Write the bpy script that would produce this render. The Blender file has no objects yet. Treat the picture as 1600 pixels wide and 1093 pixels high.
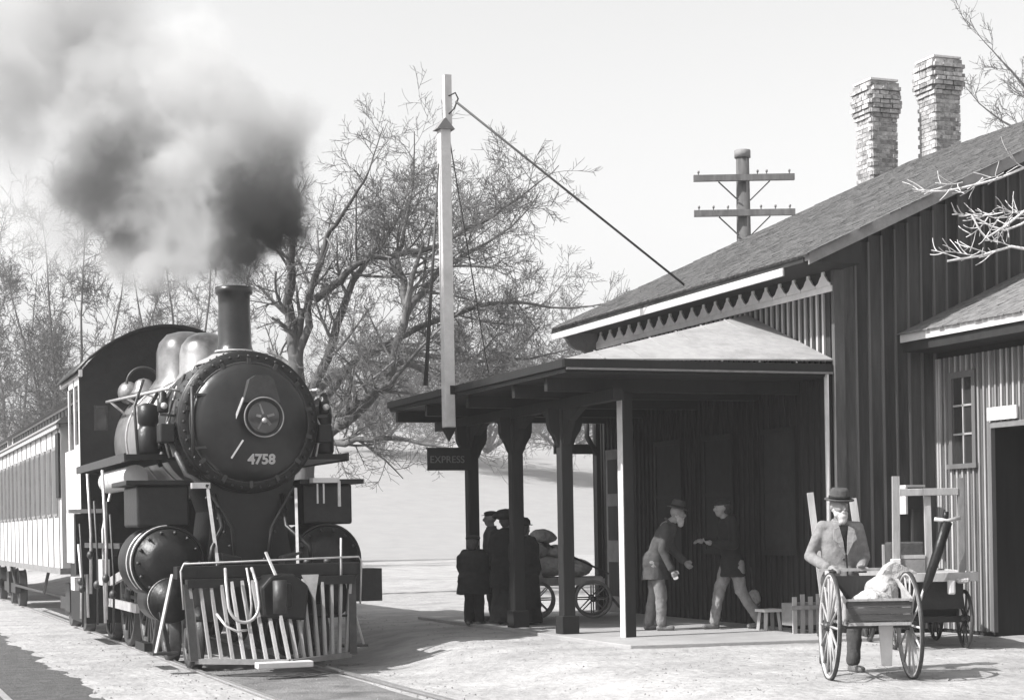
import bpy, bmesh, math, random
from mathutils import Vector, Matrix, Euler
random.seed(7)
sc = bpy.context.scene
COL = sc.collection

# ------------------------------------------------------------------ camera, sky, sun, exposure
H = 1.45                       # eye height above the platform
F = 2700.0 / 1600.0            # focal length in picture widths
TH = math.atan(1050.0 / 2700.0)  # the view is turned this far right of the track direction
cd = bpy.data.cameras.new('camera'); cam = bpy.data.objects.new('camera', cd); COL.objects.link(cam)
cam.location = (0, 0, H)
cam.rotation_euler = (Euler((math.radians(90), 0, -TH)).to_matrix() @ Matrix.Rotation(math.radians(-1.0), 3, 'Z')).to_euler()
cd.sensor_width = 36; cd.lens = 36 * F; cd.shift_y = (822 - 546.5) / 1600.0
cd.clip_end = 3000; cd.clip_start = 0.1
sc.camera = cam

SUN_EL = math.radians(45)
world = bpy.data.worlds.new("World"); sc.world = world; world.use_nodes = True
wn = world.node_tree; wn.nodes.clear()
sky = wn.nodes.new('ShaderNodeTexSky'); sky.sky_type = 'NISHITA'; sky.sun_disc = False
sky.sun_elevation = SUN_EL; sky.sun_rotation = math.radians(-90); sky.dust_density = 3.0; sky.air_density = 1.0
# the plate of 1900 saw blue light only: the sky's blue channel is its brightness
sep = wn.nodes.new('ShaderNodeSeparateColor'); com = wn.nodes.new('ShaderNodeCombineColor')
bg = wn.nodes.new('ShaderNodeBackground'); bg.inputs['Strength'].default_value = 0.135
wo = wn.nodes.new('ShaderNodeOutputWorld')
wn.links.new(sky.outputs[0], sep.inputs[0])
for k in range(3): wn.links.new(sep.outputs[2], com.inputs[k])
wn.links.new(com.outputs[0], bg.inputs[0]); wn.links.new(bg.outputs[0], wo.inputs[0])
sd = bpy.data.lights.new('sun', 'SUN'); sd.energy = 4.7; sd.angle = math.radians(0.6); sd.color = (1, 0.99, 0.98)
sun = bpy.data.objects.new('sun', sd); COL.objects.link(sun)
sv = Vector((-math.cos(SUN_EL), -0.02, math.sin(SUN_EL)))
sun.rotation_euler = sv.to_track_quat('Z', 'Y').to_euler()
vs = sc.view_settings; vs.view_transform = 'Standard'; vs.look = 'None'; vs.gamma = 1; vs.use_curve_mapping = False
vs.exposure = 0.8
cy = sc.cycles
cy.use_denoising = True
cy.max_bounces = 7; cy.diffuse_bounces = 4; cy.glossy_bounces = 3; cy.transmission_bounces = 4; cy.volume_bounces = 2
cy.volume_step_rate = 1.0; cy.volume_max_steps = 128
cy.use_adaptive_sampling = True; cy.adaptive_threshold = 0.02

# ------------------------------------------------------------------ materials (everything is grey: a black-and-white plate)
MATS = {}
def mat(name, g, rough=0.8, var=0.15, scale=8.0, bump=0.3, bscale=40.0, metal=0.0, stretch=(1, 1, 1), spot=0.0, spec=0.4, bdist=0.01, trans=0.0):
    if name in MATS: return MATS[name]
    m = bpy.data.materials.new(name); m.use_nodes = True; nt = m.node_tree; n = nt.nodes; L = nt.links
    b = n['Principled BSDF']; b.inputs['Roughness'].default_value = rough; b.inputs['Metallic'].default_value = metal
    b.inputs['Specular IOR Level'].default_value = spec
    tc = n.new('ShaderNodeTexCoord'); mp = n.new('ShaderNodeMapping'); mp.inputs['Scale'].default_value = stretch
    L.new(tc.outputs['Object'], mp.inputs['Vector'])
    oi = n.new('ShaderNodeObjectInfo')
    ad = n.new('ShaderNodeVectorMath'); ad.operation = 'ADD'
    mu = n.new('ShaderNodeMath'); mu.operation = 'MULTIPLY'; mu.inputs[1].default_value = 37.0
    L.new(oi.outputs['Random'], mu.inputs[0]); L.new(mp.outputs[0], ad.inputs[0]); L.new(mu.outputs[0], ad.inputs[1])
    nz = n.new('ShaderNodeTexNoise'); nz.inputs['Scale'].default_value = scale; nz.inputs['Detail'].default_value = 7; nz.inputs['Roughness'].default_value = 0.65
    L.new(ad.outputs[0], nz.inputs['Vector'])
    cr = n.new('ShaderNodeMapRange'); cr.inputs['From Min'].default_value = 0.3; cr.inputs['From Max'].default_value = 0.7
    cr.inputs['To Min'].default_value = g * (1 - var); cr.inputs['To Max'].default_value = g * (1 + var)
    L.new(nz.outputs['Fac'], cr.inputs['Value'])
    src = cr.outputs[0]
    # each piece its own tone
    pr = n.new('ShaderNodeMapRange'); pr.inputs['To Min'].default_value = 1 - var * 0.7; pr.inputs['To Max'].default_value = 1 + var * 0.7
    L.new(oi.outputs['Random'], pr.inputs['Value'])
    mm = n.new('ShaderNodeMath'); mm.operation = 'MULTIPLY'; L.new(src, mm.inputs[0]); L.new(pr.outputs[0], mm.inputs[1]); src = mm.outputs[0]
    if spot:
        n2 = n.new('ShaderNodeTexNoise'); n2.inputs['Scale'].default_value = scale * 0.22; n2.inputs['Detail'].default_value = 4
        L.new(mp.outputs[0], n2.inputs['Vector'])
        c2 = n.new('ShaderNodeMapRange'); c2.inputs['From Min'].default_value = 0.5; c2.inputs['From Max'].default_value = 0.66
        c2.inputs['To Min'].default_value = 1; c2.inputs['To Max'].default_value = 1 - spot
        L.new(n2.outputs['Fac'], c2.inputs['Value'])
        m2 = n.new('ShaderNodeMath'); m2.operation = 'MULTIPLY'; L.new(src, m2.inputs[0]); L.new(c2.outputs[0], m2.inputs[1]); src = m2.outputs[0]
    cc = n.new('ShaderNodeCombineColor')
    warm = (1.0, 0.985, 0.985)
    for k in range(3):
        mk = n.new('ShaderNodeMath'); mk.operation = 'MULTIPLY'; mk.inputs[1].default_value = warm[k]
        L.new(src, mk.inputs[0]); L.new(mk.outputs[0], cc.inputs[k])
    L.new(cc.outputs[0], b.inputs['Base Color'])
    if bump:
        n3 = n.new('ShaderNodeTexNoise'); n3.inputs['Scale'].default_value = bscale; n3.inputs['Detail'].default_value = 6
        L.new(ad.outputs[0], n3.inputs['Vector'])
        bp = n.new('ShaderNodeBump'); bp.inputs['Strength'].default_value = bump; bp.inputs['Distance'].default_value = bdist
        L.new(n3.outputs['Fac'], bp.inputs['Height']); L.new(bp.outputs[0], b.inputs['Normal'])
    MATS[name] = m
    return m
M = dict(
    dirt=mat('pale_dirt', 0.27, 0.95, 0.24, 1.8, 0.9, 9, spot=0.14, bdist=0.05),
    cinder=mat('dark_cinders', 0.075, 0.95, 0.4, 5, 0.8, 30, bdist=0.03),
    slab=mat('platform_slab', 0.26, 0.9, 0.12, 3, 0.3, 30, spot=0.15),
    hill=mat('pale_dry_grass', 0.22, 0.95, 0.08, 0.9, 0.0),
    rail=mat('rail_steel', 0.45, 0.35, 0.2, 10, 0.1, metal=0.7),
    iron=mat('black_iron', 0.008, 0.42, 0.6, 7, 0.5, 22, spec=0.35),
    iron2=mat('worn_iron', 0.03, 0.5, 0.4, 9, 0.4, 40, spec=0.5),
    smokebox=mat('graphite_smokebox', 0.010, 0.33, 0.6, 5, 0.30, 12, spec=0.5),
    jacket=mat('boiler_jacket', 0.40, 0.28, 0.3, 4, 0.12, 12, metal=0.4, spec=0.7),
    dome=mat('bright_dome', 0.24, 0.32, 0.4, 4, 0.1, 12, metal=0.5, spec=0.7),
    steel=mat('bright_steel', 0.48, 0.35, 0.2, 8, 0.1, 20, metal=0.3),
    whitepaint=mat('white_paint', 0.5, 0.55, 0.12, 6, 0.2, 40, spot=0.12),
    cabpaint=mat('pale_cab_paint', 0.6, 0.5, 0.1, 4, 0.15, 30),
    carpaint=mat('pale_car_paint', 0.5, 0.6, 0.14, 4, 0.2, 30, stretch=(1, 1, .3)),
    glass=mat('dark_glass', 0.03, 0.08, 0.2, 3, 0.0, spec=0.8),
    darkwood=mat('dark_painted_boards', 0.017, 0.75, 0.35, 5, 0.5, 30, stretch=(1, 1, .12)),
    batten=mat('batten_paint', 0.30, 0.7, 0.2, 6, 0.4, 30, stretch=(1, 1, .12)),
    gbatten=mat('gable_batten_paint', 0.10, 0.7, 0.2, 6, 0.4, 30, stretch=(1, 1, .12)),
    trim=mat('grey_trim', 0.18, 0.7, 0.22, 6, 0.4, 30),
    paletrim=mat('pale_trim', 0.46, 0.6, 0.12, 6, 0.3, 30),
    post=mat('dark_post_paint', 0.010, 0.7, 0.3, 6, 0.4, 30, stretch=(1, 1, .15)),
    weathered=mat('weathered_wood', 0.30, 0.85, 0.25, 8, 0.5, 40, stretch=(1, 1, .2)),
    polewood=mat('pole_wood', 0.09, 0.9, 0.4, 8, 0.5, 40, stretch=(1, 1, .2)),
    shingle=mat('weathered_shingle', 0.065, 0.9, 0.5, 9, 0.8, 60, spot=0.3),
    shingle2=mat('pale_shingle', 0.12, 0.9, 0.4, 9, 0.8, 60),
    tin=mat('tin_roofing', 0.27, 0.75, 0.16, 9, 0.3, 40, spot=0.18),
    brick=mat('pale_brick', 0.29, 0.9, 0.6, 14, 0.6, 60),
    mortar=mat('mortar', 0.5, 0.95, 0.2, 14, 0.4, 60),
    bark=mat('bark', 0.10, 0.95, 0.4, 9, 0.8, 30, stretch=(1, 1, .25)),
    twig=mat('twig_bark', 0.12, 0.95, 0.3, 9, 0.0),
    paletwig=mat('pale_twig_bark', 0.5, 0.9, 0.2, 9, 0.0),
    skin=mat('skin', 0.21, 0.6, 0.08, 12, 0.1, 60),
    beard=mat('white_beard', 0.4, 0.9, 0.12, 40, 0.6, 160),
    hair=mat('dark_hair', 0.05, 0.7, 0.3, 40, 0.6, 160),
    coatlight=mat('light_grey_cloth', 0.175, 0.95, 0.25, 14, 0.6, 34, bdist=0.012),
    coatdark=mat('dark_cloth', 0.012, 0.95, 0.4, 10, 0.6, 34, bdist=0.012),
    coatmid=mat('mid_grey_cloth', 0.05, 0.95, 0.3, 10, 0.6, 34, bdist=0.012),
    trousers=mat('pale_trouser_cloth', 0.18, 0.95, 0.25, 10, 0.6, 34, bdist=0.012),
    leather=mat('shoe_leather', 0.12, 0.5, 0.3, 12, 0.3, 60),
    sack=mat('canvas_sack', 0.33, 0.95, 0.2, 8, 1.0, 16, bdist=0.04),
    gableboard=mat('weathered_gable_boards', 0.052, 0.85, 0.65, 4, 0.7, 30, stretch=(1, 1, .12)),
    browncoat=mat('brown_cloth', 0.055, 0.95, 0.3, 10, 0.6, 34, bdist=0.012),
    cornerwood=mat('corner_paint', 0.09, 0.8, 0.4, 6, 0.6, 30, stretch=(1, 1, .2)),
    valance=mat('valance_white', 0.8, 0.6, 0.1, 6, 0.2, 30),
    cartshade=mat('shaded_cart_board', 0.06, 0.8, 0.35, 6, 0.5, 30, stretch=(.2, 1, 1)),
    annexboard=mat('annex_boards', 0.11, 0.8, 0.4, 5, 0.5, 30, stretch=(1, 1, .12)),
    annexbatten=mat('annex_battens', 0.27, 0.8, 0.4, 5, 0.5, 30, stretch=(1, 1, .12)),
    shaded_pane=mat('canopy_shade_pane', 0.018, 0.8, 0.3, 6, 0.3, 30),
    stone=mat('small_stones', 0.24, 0.95, 0.4, 6, 0.3, 30),
    cord=mat('iron_rod', 0.04, 0.6, 0.2, 8, 0.0),
)

# ------------------------------------------------------------------ mesh helpers
def frame(d):
    d = Vector(d).normalized()
    a = Vector((0, 0, 1)) if abs(d.z) < 0.95 else Vector((1, 0, 0))
    x = d.cross(a).normalized(); return x, x.cross(d).normalized(), d
class MB:
    def __init__(s): s.v = []; s.f = []; s.sm = []
    def add(s, vs, fs, smooth=False):
        o = len(s.v); s.v += [tuple(p) for p in vs]
        s.f += [tuple(i + o for i in f) for f in fs]; s.sm += [smooth] * len(fs); return s
    def box(s, a, b):
        (x0, y0, z0), (x1, y1, z1) = a, b
        x0, x1 = min(x0, x1), max(x0, x1); y0, y1 = min(y0, y1), max(y0, y1); z0, z1 = min(z0, z1), max(z0, z1)
        return s.add([(x0, y0, z0), (x1, y0, z0), (x1, y1, z0), (x0, y1, z0), (x0, y0, z1), (x1, y0, z1), (x1, y1, z1), (x0, y1, z1)],
                     [(0, 3, 2, 1), (4, 5, 6, 7), (0, 1, 5, 4), (1, 2, 6, 5), (2, 3, 7, 6), (3, 0, 4, 7)])
    def bar(s, p, q, w, t, up=(0, 0, 1)):            # a squared bar from p to q
        p, q = Vector(p), Vector(q); d = (q - p).normalized(); up = Vector(up)
        x = d.cross(up)
        if x.length < 1e-4: x = d.cross(Vector((0, 1, 0)))
        x.normalize(); y = x.cross(d).normalized(); vs = []
        for c in (p, q):
            for (i, j) in ((-1, -1), (1, -1), (1, 1), (-1, 1)): vs.append(c + x * w / 2 * i + y * t / 2 * j)
        return s.add(vs, [(0, 1, 2, 3), (7, 6, 5, 4), (0, 4, 5, 1), (1, 5, 6, 2), (2, 6, 7, 3), (3, 7, 4, 0)])
    def tube(s, pts, rad, n=8, caps=True, smooth=True):
        pts = [Vector(p) for p in pts]
        if not hasattr(rad, '__len__'): rad = [rad] * len(pts)
        vs = []; fs = []; X = None
        for i, p in enumerate(pts):
            d = (pts[min(i + 1, len(pts) - 1)] - pts[max(i - 1, 0)])
            if d.length < 1e-9: d = Vector((0, 0, 1))
            d.normalize()
            if X is None: X, Y, _ = frame(d)
            else:
                X = (X - d * X.dot(d)); X = X.normalized() if X.length > 1e-6 else frame(d)[0]
                Y = X.cross(d).normalized()
            for k in range(n):
                a = 2 * math.pi * k / n; vs.append(p + X * math.cos(a) * rad[i] + Y * math.sin(a) * rad[i])
        for i in range(len(pts) - 1):
            for k in range(n):
                a = i * n + k; b = i * n + (k + 1) % n; fs.append((a, b, b + n, a + n))
        s.add(vs, fs, smooth)
        if caps:
            o = len(s.v) - len(vs)
            s.f.append(tuple(o + k for k in range(n))[::-1]); s.sm.append(False)
            s.f.append(tuple(o + (len(pts) - 1) * n + k for k in range(n))); s.sm.append(False)
        return s
    def lathe(s, c, axis, prof, n=32, smooth=True, caps=True):   # prof: list of (distance along axis, radius)
        x, y, d = frame(axis); c = Vector(c); vs = []; fs = []
        for (t, r) in prof:
            for k in range(n):
                a = 2 * math.pi * k / n; vs.append(c + d * t + x * math.cos(a) * r + y * math.sin(a) * r)
        for i in range(len(prof) - 1):
            for k in range(n):
                a = i * n + k; b = i * n + (k + 1) % n; fs.append((a, b, b + n, a + n))
        s.add(vs, fs, smooth); o = len(s.v) - len(vs)
        if caps and prof[0][1] > 1e-4: s.f.append(tuple(o + k for k in range(n))[::-1]); s.sm.append(False)
        if caps and prof[-1][1] > 1e-4: s.f.append(tuple(o + (len(prof) - 1) * n + k for k in range(n))); s.sm.append(False)
        return s
    def prism(s, poly, vec):                          # 3-D polygon extruded by vec
        n = len(poly); vec = Vector(vec); vs = [Vector(p) for p in poly] + [Vector(p) + vec for p in poly]
        return s.add(vs, [tuple(range(n))[::-1], tuple(range(n, 2 * n))] + [(i, (i + 1) % n, n + (i + 1) % n, n + i) for i in range(n)])
    def torus(s, c, axis, R, r, n=32, m=8, a0=0, a1=2 * math.pi):
        x, y, d = frame(axis); c = Vector(c); full = abs(a1 - a0 - 2 * math.pi) < 1e-6
        cnt = n if full else n + 1; vs = []; fs = []
        for i in range(cnt):
            a = a0 + (a1 - a0) * i / n; e = x * math.cos(a) + y * math.sin(a)
            for k in range(m):
                b = 2 * math.pi * k / m; vs.append(c + e * (R + r * math.cos(b)) + d * r * math.sin(b))
        for i in range(n):
            j = (i + 1) % cnt
            for k in range(m): fs.append((i * m + k, i * m + (k + 1) % m, j * m + (k + 1) % m, j * m + k))
        return s.add(vs, fs, True)
    def sphere(s, c, r, n=16, m=10):
        if not hasattr(r, '__len__'): r = (r, r, r)
        vs = [(c[0], c[1], c[2] - r[2])]; fs = []
        for i in range(1, m):
            t = math.pi * i / m
            for k in range(n):
                a = 2 * math.pi * k / n; vs.append((c[0] + r[0] * math.sin(t) * math.cos(a), c[1] + r[1] * math.sin(t) * math.sin(a), c[2] - r[2] * math.cos(t)))
        vs.append((c[0], c[1], c[2] + r[2])); e = len(vs) - 1
        for k in range(n):
            fs.append((0, 1 + (k + 1) % n, 1 + k)); fs.append((e, e - n + k, e - n + (k + 1) % n))
        for i in range(m - 2):
            for k in range(n):
                a = 1 + i * n + k; b = 1 + i * n + (k + 1) % n; fs.append((a, b, b + n, a + n))
        return s.add(vs, fs, True)
    def build(s, name, m, parent=None, world=True, bevel=0.0):
        off = Vector((0, 0, 0))
        if parent is not None and world:
            p = parent
            while p is not None: off += Vector(p.location); p = p.parent
        me = bpy.data.meshes.new(name); me.from_pydata([Vector(p) - off for p in s.v], [], s.f); me.update()
        me.polygons.foreach_set('use_smooth', s.sm)
        me.materials.append(m)
        o = bpy.data.objects.new(name, me); COL.objects.link(o)
        if parent is not None: o.parent = parent
        if bevel:
            b = o.modifiers.new('b', 'BEVEL'); b.width = bevel; b.segments = 2; b.limit_method = 'ANGLE'
        return o
def tag(o, label=None, cat=None, group=None, kind=None):
    if label: o['label'] = label
    if cat: o['category'] = cat
    if group: o['group'] = group
    if kind: o['kind'] = kind
    return o
def thing(name, label, cat, loc=(0, 0, 0), rz=0, group=None):
    o = bpy.data.objects.new(name, None); COL.objects.link(o); o.location = loc; o.rotation_euler = (0, 0, rz)
    o.empty_display_size = 0.2
    return tag(o, label, cat, group)
def copy_part(o, parent, loc):                        # another piece with the same mesh
    c = o.copy(); COL.objects.link(c); c.parent = parent; c.location = loc; return c
def text_obj(txt, size, m, parent, loc, rot, depth=0.006, name='lettering', bold=0.0):
    c = bpy.data.curves.new(name, 'FONT'); c.body = txt; c.size = size; c.extrude = depth; c.align_x = 'CENTER'; c.align_y = 'CENTER'; c.offset = bold
    t = bpy.data.objects.new('tmp_text', c); COL.objects.link(t)
    dg = bpy.context.evaluated_depsgraph_get(); me = bpy.data.meshes.new_from_object(t.evaluated_get(dg)); bpy.data.objects.remove(t)
    me.materials.clear(); me.materials.append(m)
    o = bpy.data.objects.new(name, me); COL.objects.link(o); o.parent = parent
    off = Vector((0, 0, 0)); p = parent
    while p is not None: off += Vector(p.location); p = p.parent
    o.location = Vector(loc) - off; o.rotation_euler = rot; return o
def remeshed(mb, name, m, parent, voxel=0.012, smooth=4, noise=0.0, nscale=0.12):
    """fuse the overlapping shapes of mb into one continuous skin"""
    o = mb.build(name, m, parent, world=False)
    r = o.modifiers.new('r', 'REMESH'); r.mode = 'VOXEL'; r.voxel_size = voxel; r.use_smooth_shade = True
    if smooth:
        q = o.modifiers.new('s', 'SMOOTH'); q.iterations = smooth; q.factor = 0.6
    if noise:
        t = bpy.data.textures.new(name + '_folds', 'CLOUDS'); t.noise_scale = nscale; t.noise_depth = 2
        d = o.modifiers.new('d', 'DISPLACE'); d.texture = t; d.strength = noise; d.mid_level = 0.5
    dg = bpy.context.evaluated_depsgraph_get(); me = bpy.data.meshes.new_from_object(o.evaluated_get(dg))
    o.modifiers.clear(); old = o.data; o.data = me; bpy.data.meshes.remove(old)
    if not me.materials: me.materials.append(m)
    for p in me.polygons: p.use_smooth = True
    return o

# ------------------------------------------------------------------ ground
def gz(x):                                           # dirt level: low by the rails, up to the platform
    t = min(max((x - 6.0) / 1.5, 0), 1); t = t * t * (3 - 2 * t); return -0.232 + 0.232 * t
def rng(a, b, st):
    r = []; x = a
    while x < b - 1e-6: r.append(x); x += st
    return r
xs = [-600, -250, -100, -50, -25] + rng(-12, 2, .8) + rng(2, 15, .22) + rng(15, 30, 1.5) + [40, 60, 100, 250, 600]
ys = [-60, -20, 0, 6] + rng(9, 30, .25) + rng(30, 60, 2) + [60, 80, 100, 140, 200, 400, 900]
rg = random.Random(3)
vsg = [(x, y, gz(x) + (rg.uniform(-.008, .008) if 1.5 < x < 15 and abs(x - 4.68) > .95 else -.002)) for y in ys for x in xs]
nx = len(xs)
g_ = MB(); g_.add(vsg, [(j * nx + i, j * nx + i + 1, (j + 1) * nx + i + 1, (j + 1) * nx + i) for j in range(len(ys) - 1) for i in range(nx - 1)], True)
tag(g_.build('ground', M['dirt']), kind='structure')
st_ = MB(); rs0 = random.Random(77)
for k in range(5200):
    y = 13 + 16 * rs0.random() ** 1.4; x = rs0.uniform(1.5, 15)
    if abs(x - 4.7) < .9 and y > 19.5 or (x > 8.5 and y > 17.7): continue
    r0 = rs0.uniform(.006, .016) * (1.6 if abs(x - 4.7) < 1.3 or x < 2.6 else 1); z = gz(x) - .004; a = rs0.uniform(0, 3)
    pts_ = [(x + r0 * math.cos(a + q) * rs0.uniform(.7, 1.3), y + r0 * math.sin(a + q) * rs0.uniform(.7, 1.3), z) for q in (0, 1.57, 3.14, 4.71)]
    st_.add(pts_ + [(x, y, z + r0 * rs0.uniform(.7, 1.2))], [(0, 1, 4), (1, 2, 4), (2, 3, 4), (3, 0, 4)])
tag(st_.build('gravel', M['stone']), kind='stuff')
# dark cinder bed of the siding at the left, edge uneven
cb = MB(); L = []; ypts = rng(9, 40, .12) + rng(40, 120, .8)
for y in ypts: L.append((2.52 + .06 * math.sin(y * 1.3) + .04 * math.sin(y * 4.7) + rg.uniform(-.045, .045), y))
cv = [(-3.0, y, -.214) for (x, y) in L] + [(x - .15, y, -.212 + rg.uniform(-.003, .003)) for (x, y) in L] + [(x, y, -.238) for (x, y) in L]
k = len(L)
cb.add(cv, [(i, i + k, i + k + 1, i + 1) for i in range(k - 1)] + [(i + k, i + 2 * k, i + 2 * k + 1, i + k + 1) for i in range(k - 1)], True)
tag(cb.build('track_bed', M['cinder']), kind='structure')
cb2 = MB(); L = [(3.98 + .03 * math.sin(y * 2.1) , 5.30 + .03 * math.cos(y * 1.7), y) for y in rng(8, 22, .4)]; k = len(L)
cb2.add([(a, y, -.222) for a, b, y in L] + [(b, y, -.222) for a, b, y in L], [(i, i + k, i + k + 1, i + 1) for i in range(k - 1)], False)
tag(cb2.build('track_bed', mat('mixed_cinders', 0.17, 0.95, 0.4, 3, 0.8, 30, spot=0.4, bdist=0.03)), kind='structure')
# rails, ties
CX = 4.70
def rail(x, label):
    r = thing('rail', label, 'rail', (x, 30, -.232), group=None)
    m = MB(); m.box((x - .035, 2, -.215), (x + .035, 120, -.196)); m.box((x - .012, 2, -.24), (x + .012, 120, -.215)); m.build('rail_head', M['rail'], r, bevel=.004)
rail(CX - .74, 'left steel rail under the engine, running out to the lower edge of the picture')
rail(CX + .74, 'right steel rail under the engine, flush in the bright dirt beside the platform')
rail(1.55, 'rail of the siding lying in dark cinders at the far left')
# platform slab under the canopy
sl = MB(); sl.prism([(8.55, 18.25, -.05), (11.72, 17.75, -.05), (11.72, 26.2, -.05), (8.55, 26.2, -.05)], (0, 0, .095))
tag(sl.build('pavement', M['slab'], bevel=.01), kind='structure')
# low pale hill and field beyond the station
hb = MB(); hx = rng(-500, 620, 20); hy = [70, 84, 100, 120, 145, 175, 220, 300]; rg = random.Random(11)
hp = []
for j, y in enumerate(hy):
    for x in hx:
        e = [-.4, .5, 2.8, 6.0, 8.8, 10.5, 11.5, 11.6][j]
        hp.append((x, y + .2 * abs(x - 30) ** .9, e * (1 + .18 * math.sin(x * .021 + 1) + .05 * math.sin(x * .09)) + rg.uniform(-.1, .1)))
nh = len(hx)
hb.add(hp, [(j * nh + i, j * nh + i + 1, (j + 1) * nh + i + 1, (j + 1) * nh + i) for j in range(len(hy) - 1) for i in range(nh - 1)], True)
tag(hb.build('hill', M['hill']), kind='structure')

# ------------------------------------------------------------------ station building
WX, V0, V1 = 11.70, 18.77, 26.0            # track-side wall plane, near and far gable planes
RX, RZ = 18.06, 7.88                        # ridge
SL = (7.88 - 4.76) / (18.06 - 11.15)       # roof slope
def rz_(x): return 4.70 + (x - 11.0) * SL if x < RX else 4.70 + (2 * RX - x - 11.0) * SL
EXR = 2 * RX - WX
st = thing('station_building', 'long dark board and batten station with shingled gable roof behind the canopy', 'building', (WX, V0, 0))
w = MB(); w.box((WX + .02, V0 + .02, -.05), (EXR - .02, V1, 4.9))
w.prism([(WX + .02, V0 + .02, 4.9), (EXR - .02, V0 + .02, 4.9), (RX, V0 + .02, rz_(RX) - .15)], (0, V1 - V0 - .02, 0))
w.build('wall', M['darkwood'], st)
def board(name, m, parent, a, b, shared={}, jit=0.0):
    """one board as its own object; boards of one size share a mesh"""
    dx, dy, dz = (round(abs(b[i] - a[i]), 3) for i in range(3))
    key = (name, m.name, dx, dy, dz); loc = Vector([min(a[i], b[i]) for i in range(3)])
    off = Vector((0, 0, 0)); p = parent
    while p is not None: off += Vector(p.location); p = p.parent
    if key not in shared:
        mb = MB().box((0, 0, 0), (dx, dy, dz)); o = mb.build(name, m, parent, world=False); shared[key] = o
    else:
        o = shared[key].copy(); COL.objects.link(o); o.parent = parent
    o.location = loc - off; return o
# track-side wall: boards and battens
rb = random.Random(5)
y = V0 + .16
while y < V1 - .1:
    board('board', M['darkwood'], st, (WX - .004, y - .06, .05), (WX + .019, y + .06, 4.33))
    board('batten', M['darkwood'], st, (WX - .032, y + .058, .05), (WX - .004, y + .088, 3.45))  # lower length near-black: canopy shade put into the batten colour
    board('lit_batten', M['batten'], st, (WX - .032, y + .052, 3.452), (WX - .004, y + .092, 4.335))  # same batten above the canopy shade, left pale
    y += .144
# gable wall facing the camera
x = WX + .20
while x < 17.6:
    top = min(rz_(x) - .22, rz_(x + .2) - .22)
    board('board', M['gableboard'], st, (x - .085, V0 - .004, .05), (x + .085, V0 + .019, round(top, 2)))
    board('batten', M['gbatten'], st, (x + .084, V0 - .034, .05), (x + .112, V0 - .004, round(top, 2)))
    x += .196
MB().box((WX - .035, V0 - .05, .04), (WX + .115, V0 + .02, 4.6)).build('corner_board', M['cornerwood'], st, bevel=.005)
# cream valance of pointed pieces along the top of the wall
MB().box((WX - .05, V0 - .02, 4.335), (WX - .02, V1, 4.41)).build('valance_rail', M['valance'], st, bevel=.004)
pl = []
for k in range(20):
    y0 = V0 + .02 + k * .361; h = .361
    prof = [(0, 0), (h, 0), (h, .03), (h * .82, .06), (h * .68, .12), (h * .60, .14), (h * .565, .20), (h * .5, .25), (h * .435, .20), (h * .40, .14), (h * .32, .12), (h * .18, .06), (0, .03)]
    if not pl:
        pl.append(MB().prism([(0, a * .97, b) for a, b in prof], (.022, 0, 0)).build('valance_point', M['valance'], st, world=False)); o = pl[0]
    else: o = pl[0].copy(); COL.objects.link(o); o.parent = st
    o.location = (-.046, y0 - V0, 4.412)
MB().box((WX - .022, V0 + .03, 4.33), (WX + .02, V1, 4.92)).build('frieze', M['darkwood'], st)
# roof: sheathing, gutter board, verge boards, shingles
y0r, y1r = 18.22, 26.32
def slab_roof(mb, xa, za, xb, zb, ya, yb, t):
    mb.prism([(xa, ya, za), (xb, ya, zb), (xb, ya, zb - t), (xa, ya, za - t)], (0, yb - ya, 0))
r = MB(); slab_roof(r, 11.0, rz_(11.0), RX, rz_(RX), y0r, y1r, .09); slab_roof(r, RX, rz_(RX), 2 * RX - 11.0, rz_(11.0), y0r, y1r, .09)
rf = r.build('roof', M['trim'], st)
MB().prism([(11.04, y0r, 4.60), (WX + .05, y0r, 4.60), (WX + .05, y0r, 4.88), (11.04, y0r, 4.64)], (0, y1r - y0r, 0)).build('soffit', M['darkwood'], rf)
MB().box((10.965, 18.78, 4.50), (10.997, 26.25, 4.60)).build('gutter', M['paletrim'], rf, bevel=.006)
MB().box((10.985, 18.3, 4.60), (11.03, 26.3, 4.66)).build('fascia', M['darkwood'], rf)
def shingles(x0, x1, zf, ya, yb, m, parent, name='shingle', ex=.15, seed=1, up=.03):
    rs = random.Random(seed); mb = MB(); n = int((x1 - x0) / ex); s = (zf(x1) - zf(x0)) / (x1 - x0)
    for i in range(n + 1):
        xa = x0 + i * ex - .03; y = ya - rs.uniform(0, .1)
        while y < yb:
            wd = rs.uniform(.09, .19); wd = min(wd, yb - y + .02)
            if wd < .03: break
            j = rs.uniform(-.008, .008); t = rs.uniform(.008, .016); xs_ = xa + j; xe = xa + ex * 1.25
            za = zf(xs_) + .004; zb = zf(xe) + .004; a, b = y + .003, y + wd - .003; q = rs.uniform(0, .005)
            mb.add([(xs_, a, za), (xs_, b, za), (xe, b, zb), (xe, a, zb), (xs_, a, za + t + q), (xs_, b, za + t), (xe, b, zb + .006), (xe, a, zb + .006)],
                   [(4, 5, 6, 7), (0, 1, 5, 4), (0, 4, 7, 3), (1, 2, 6, 5)])
            y += wd
    return tag(mb.build(name, m, parent), kind='stuff')
shingles(10.97, RX, rz_, y0r, y1r, M['shingle'], rf, seed=2)
MB().prism([(11.0, y0r - .03, rz_(11) - .14), (RX, y0r - .03, rz_(RX) - .14), (RX, y0r - .03, rz_(RX) + .02), (11.0, y0r - .03, rz_(11) + .02)], (0, .028, 0)).build('verge_board', M['trim'], rf)
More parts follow.
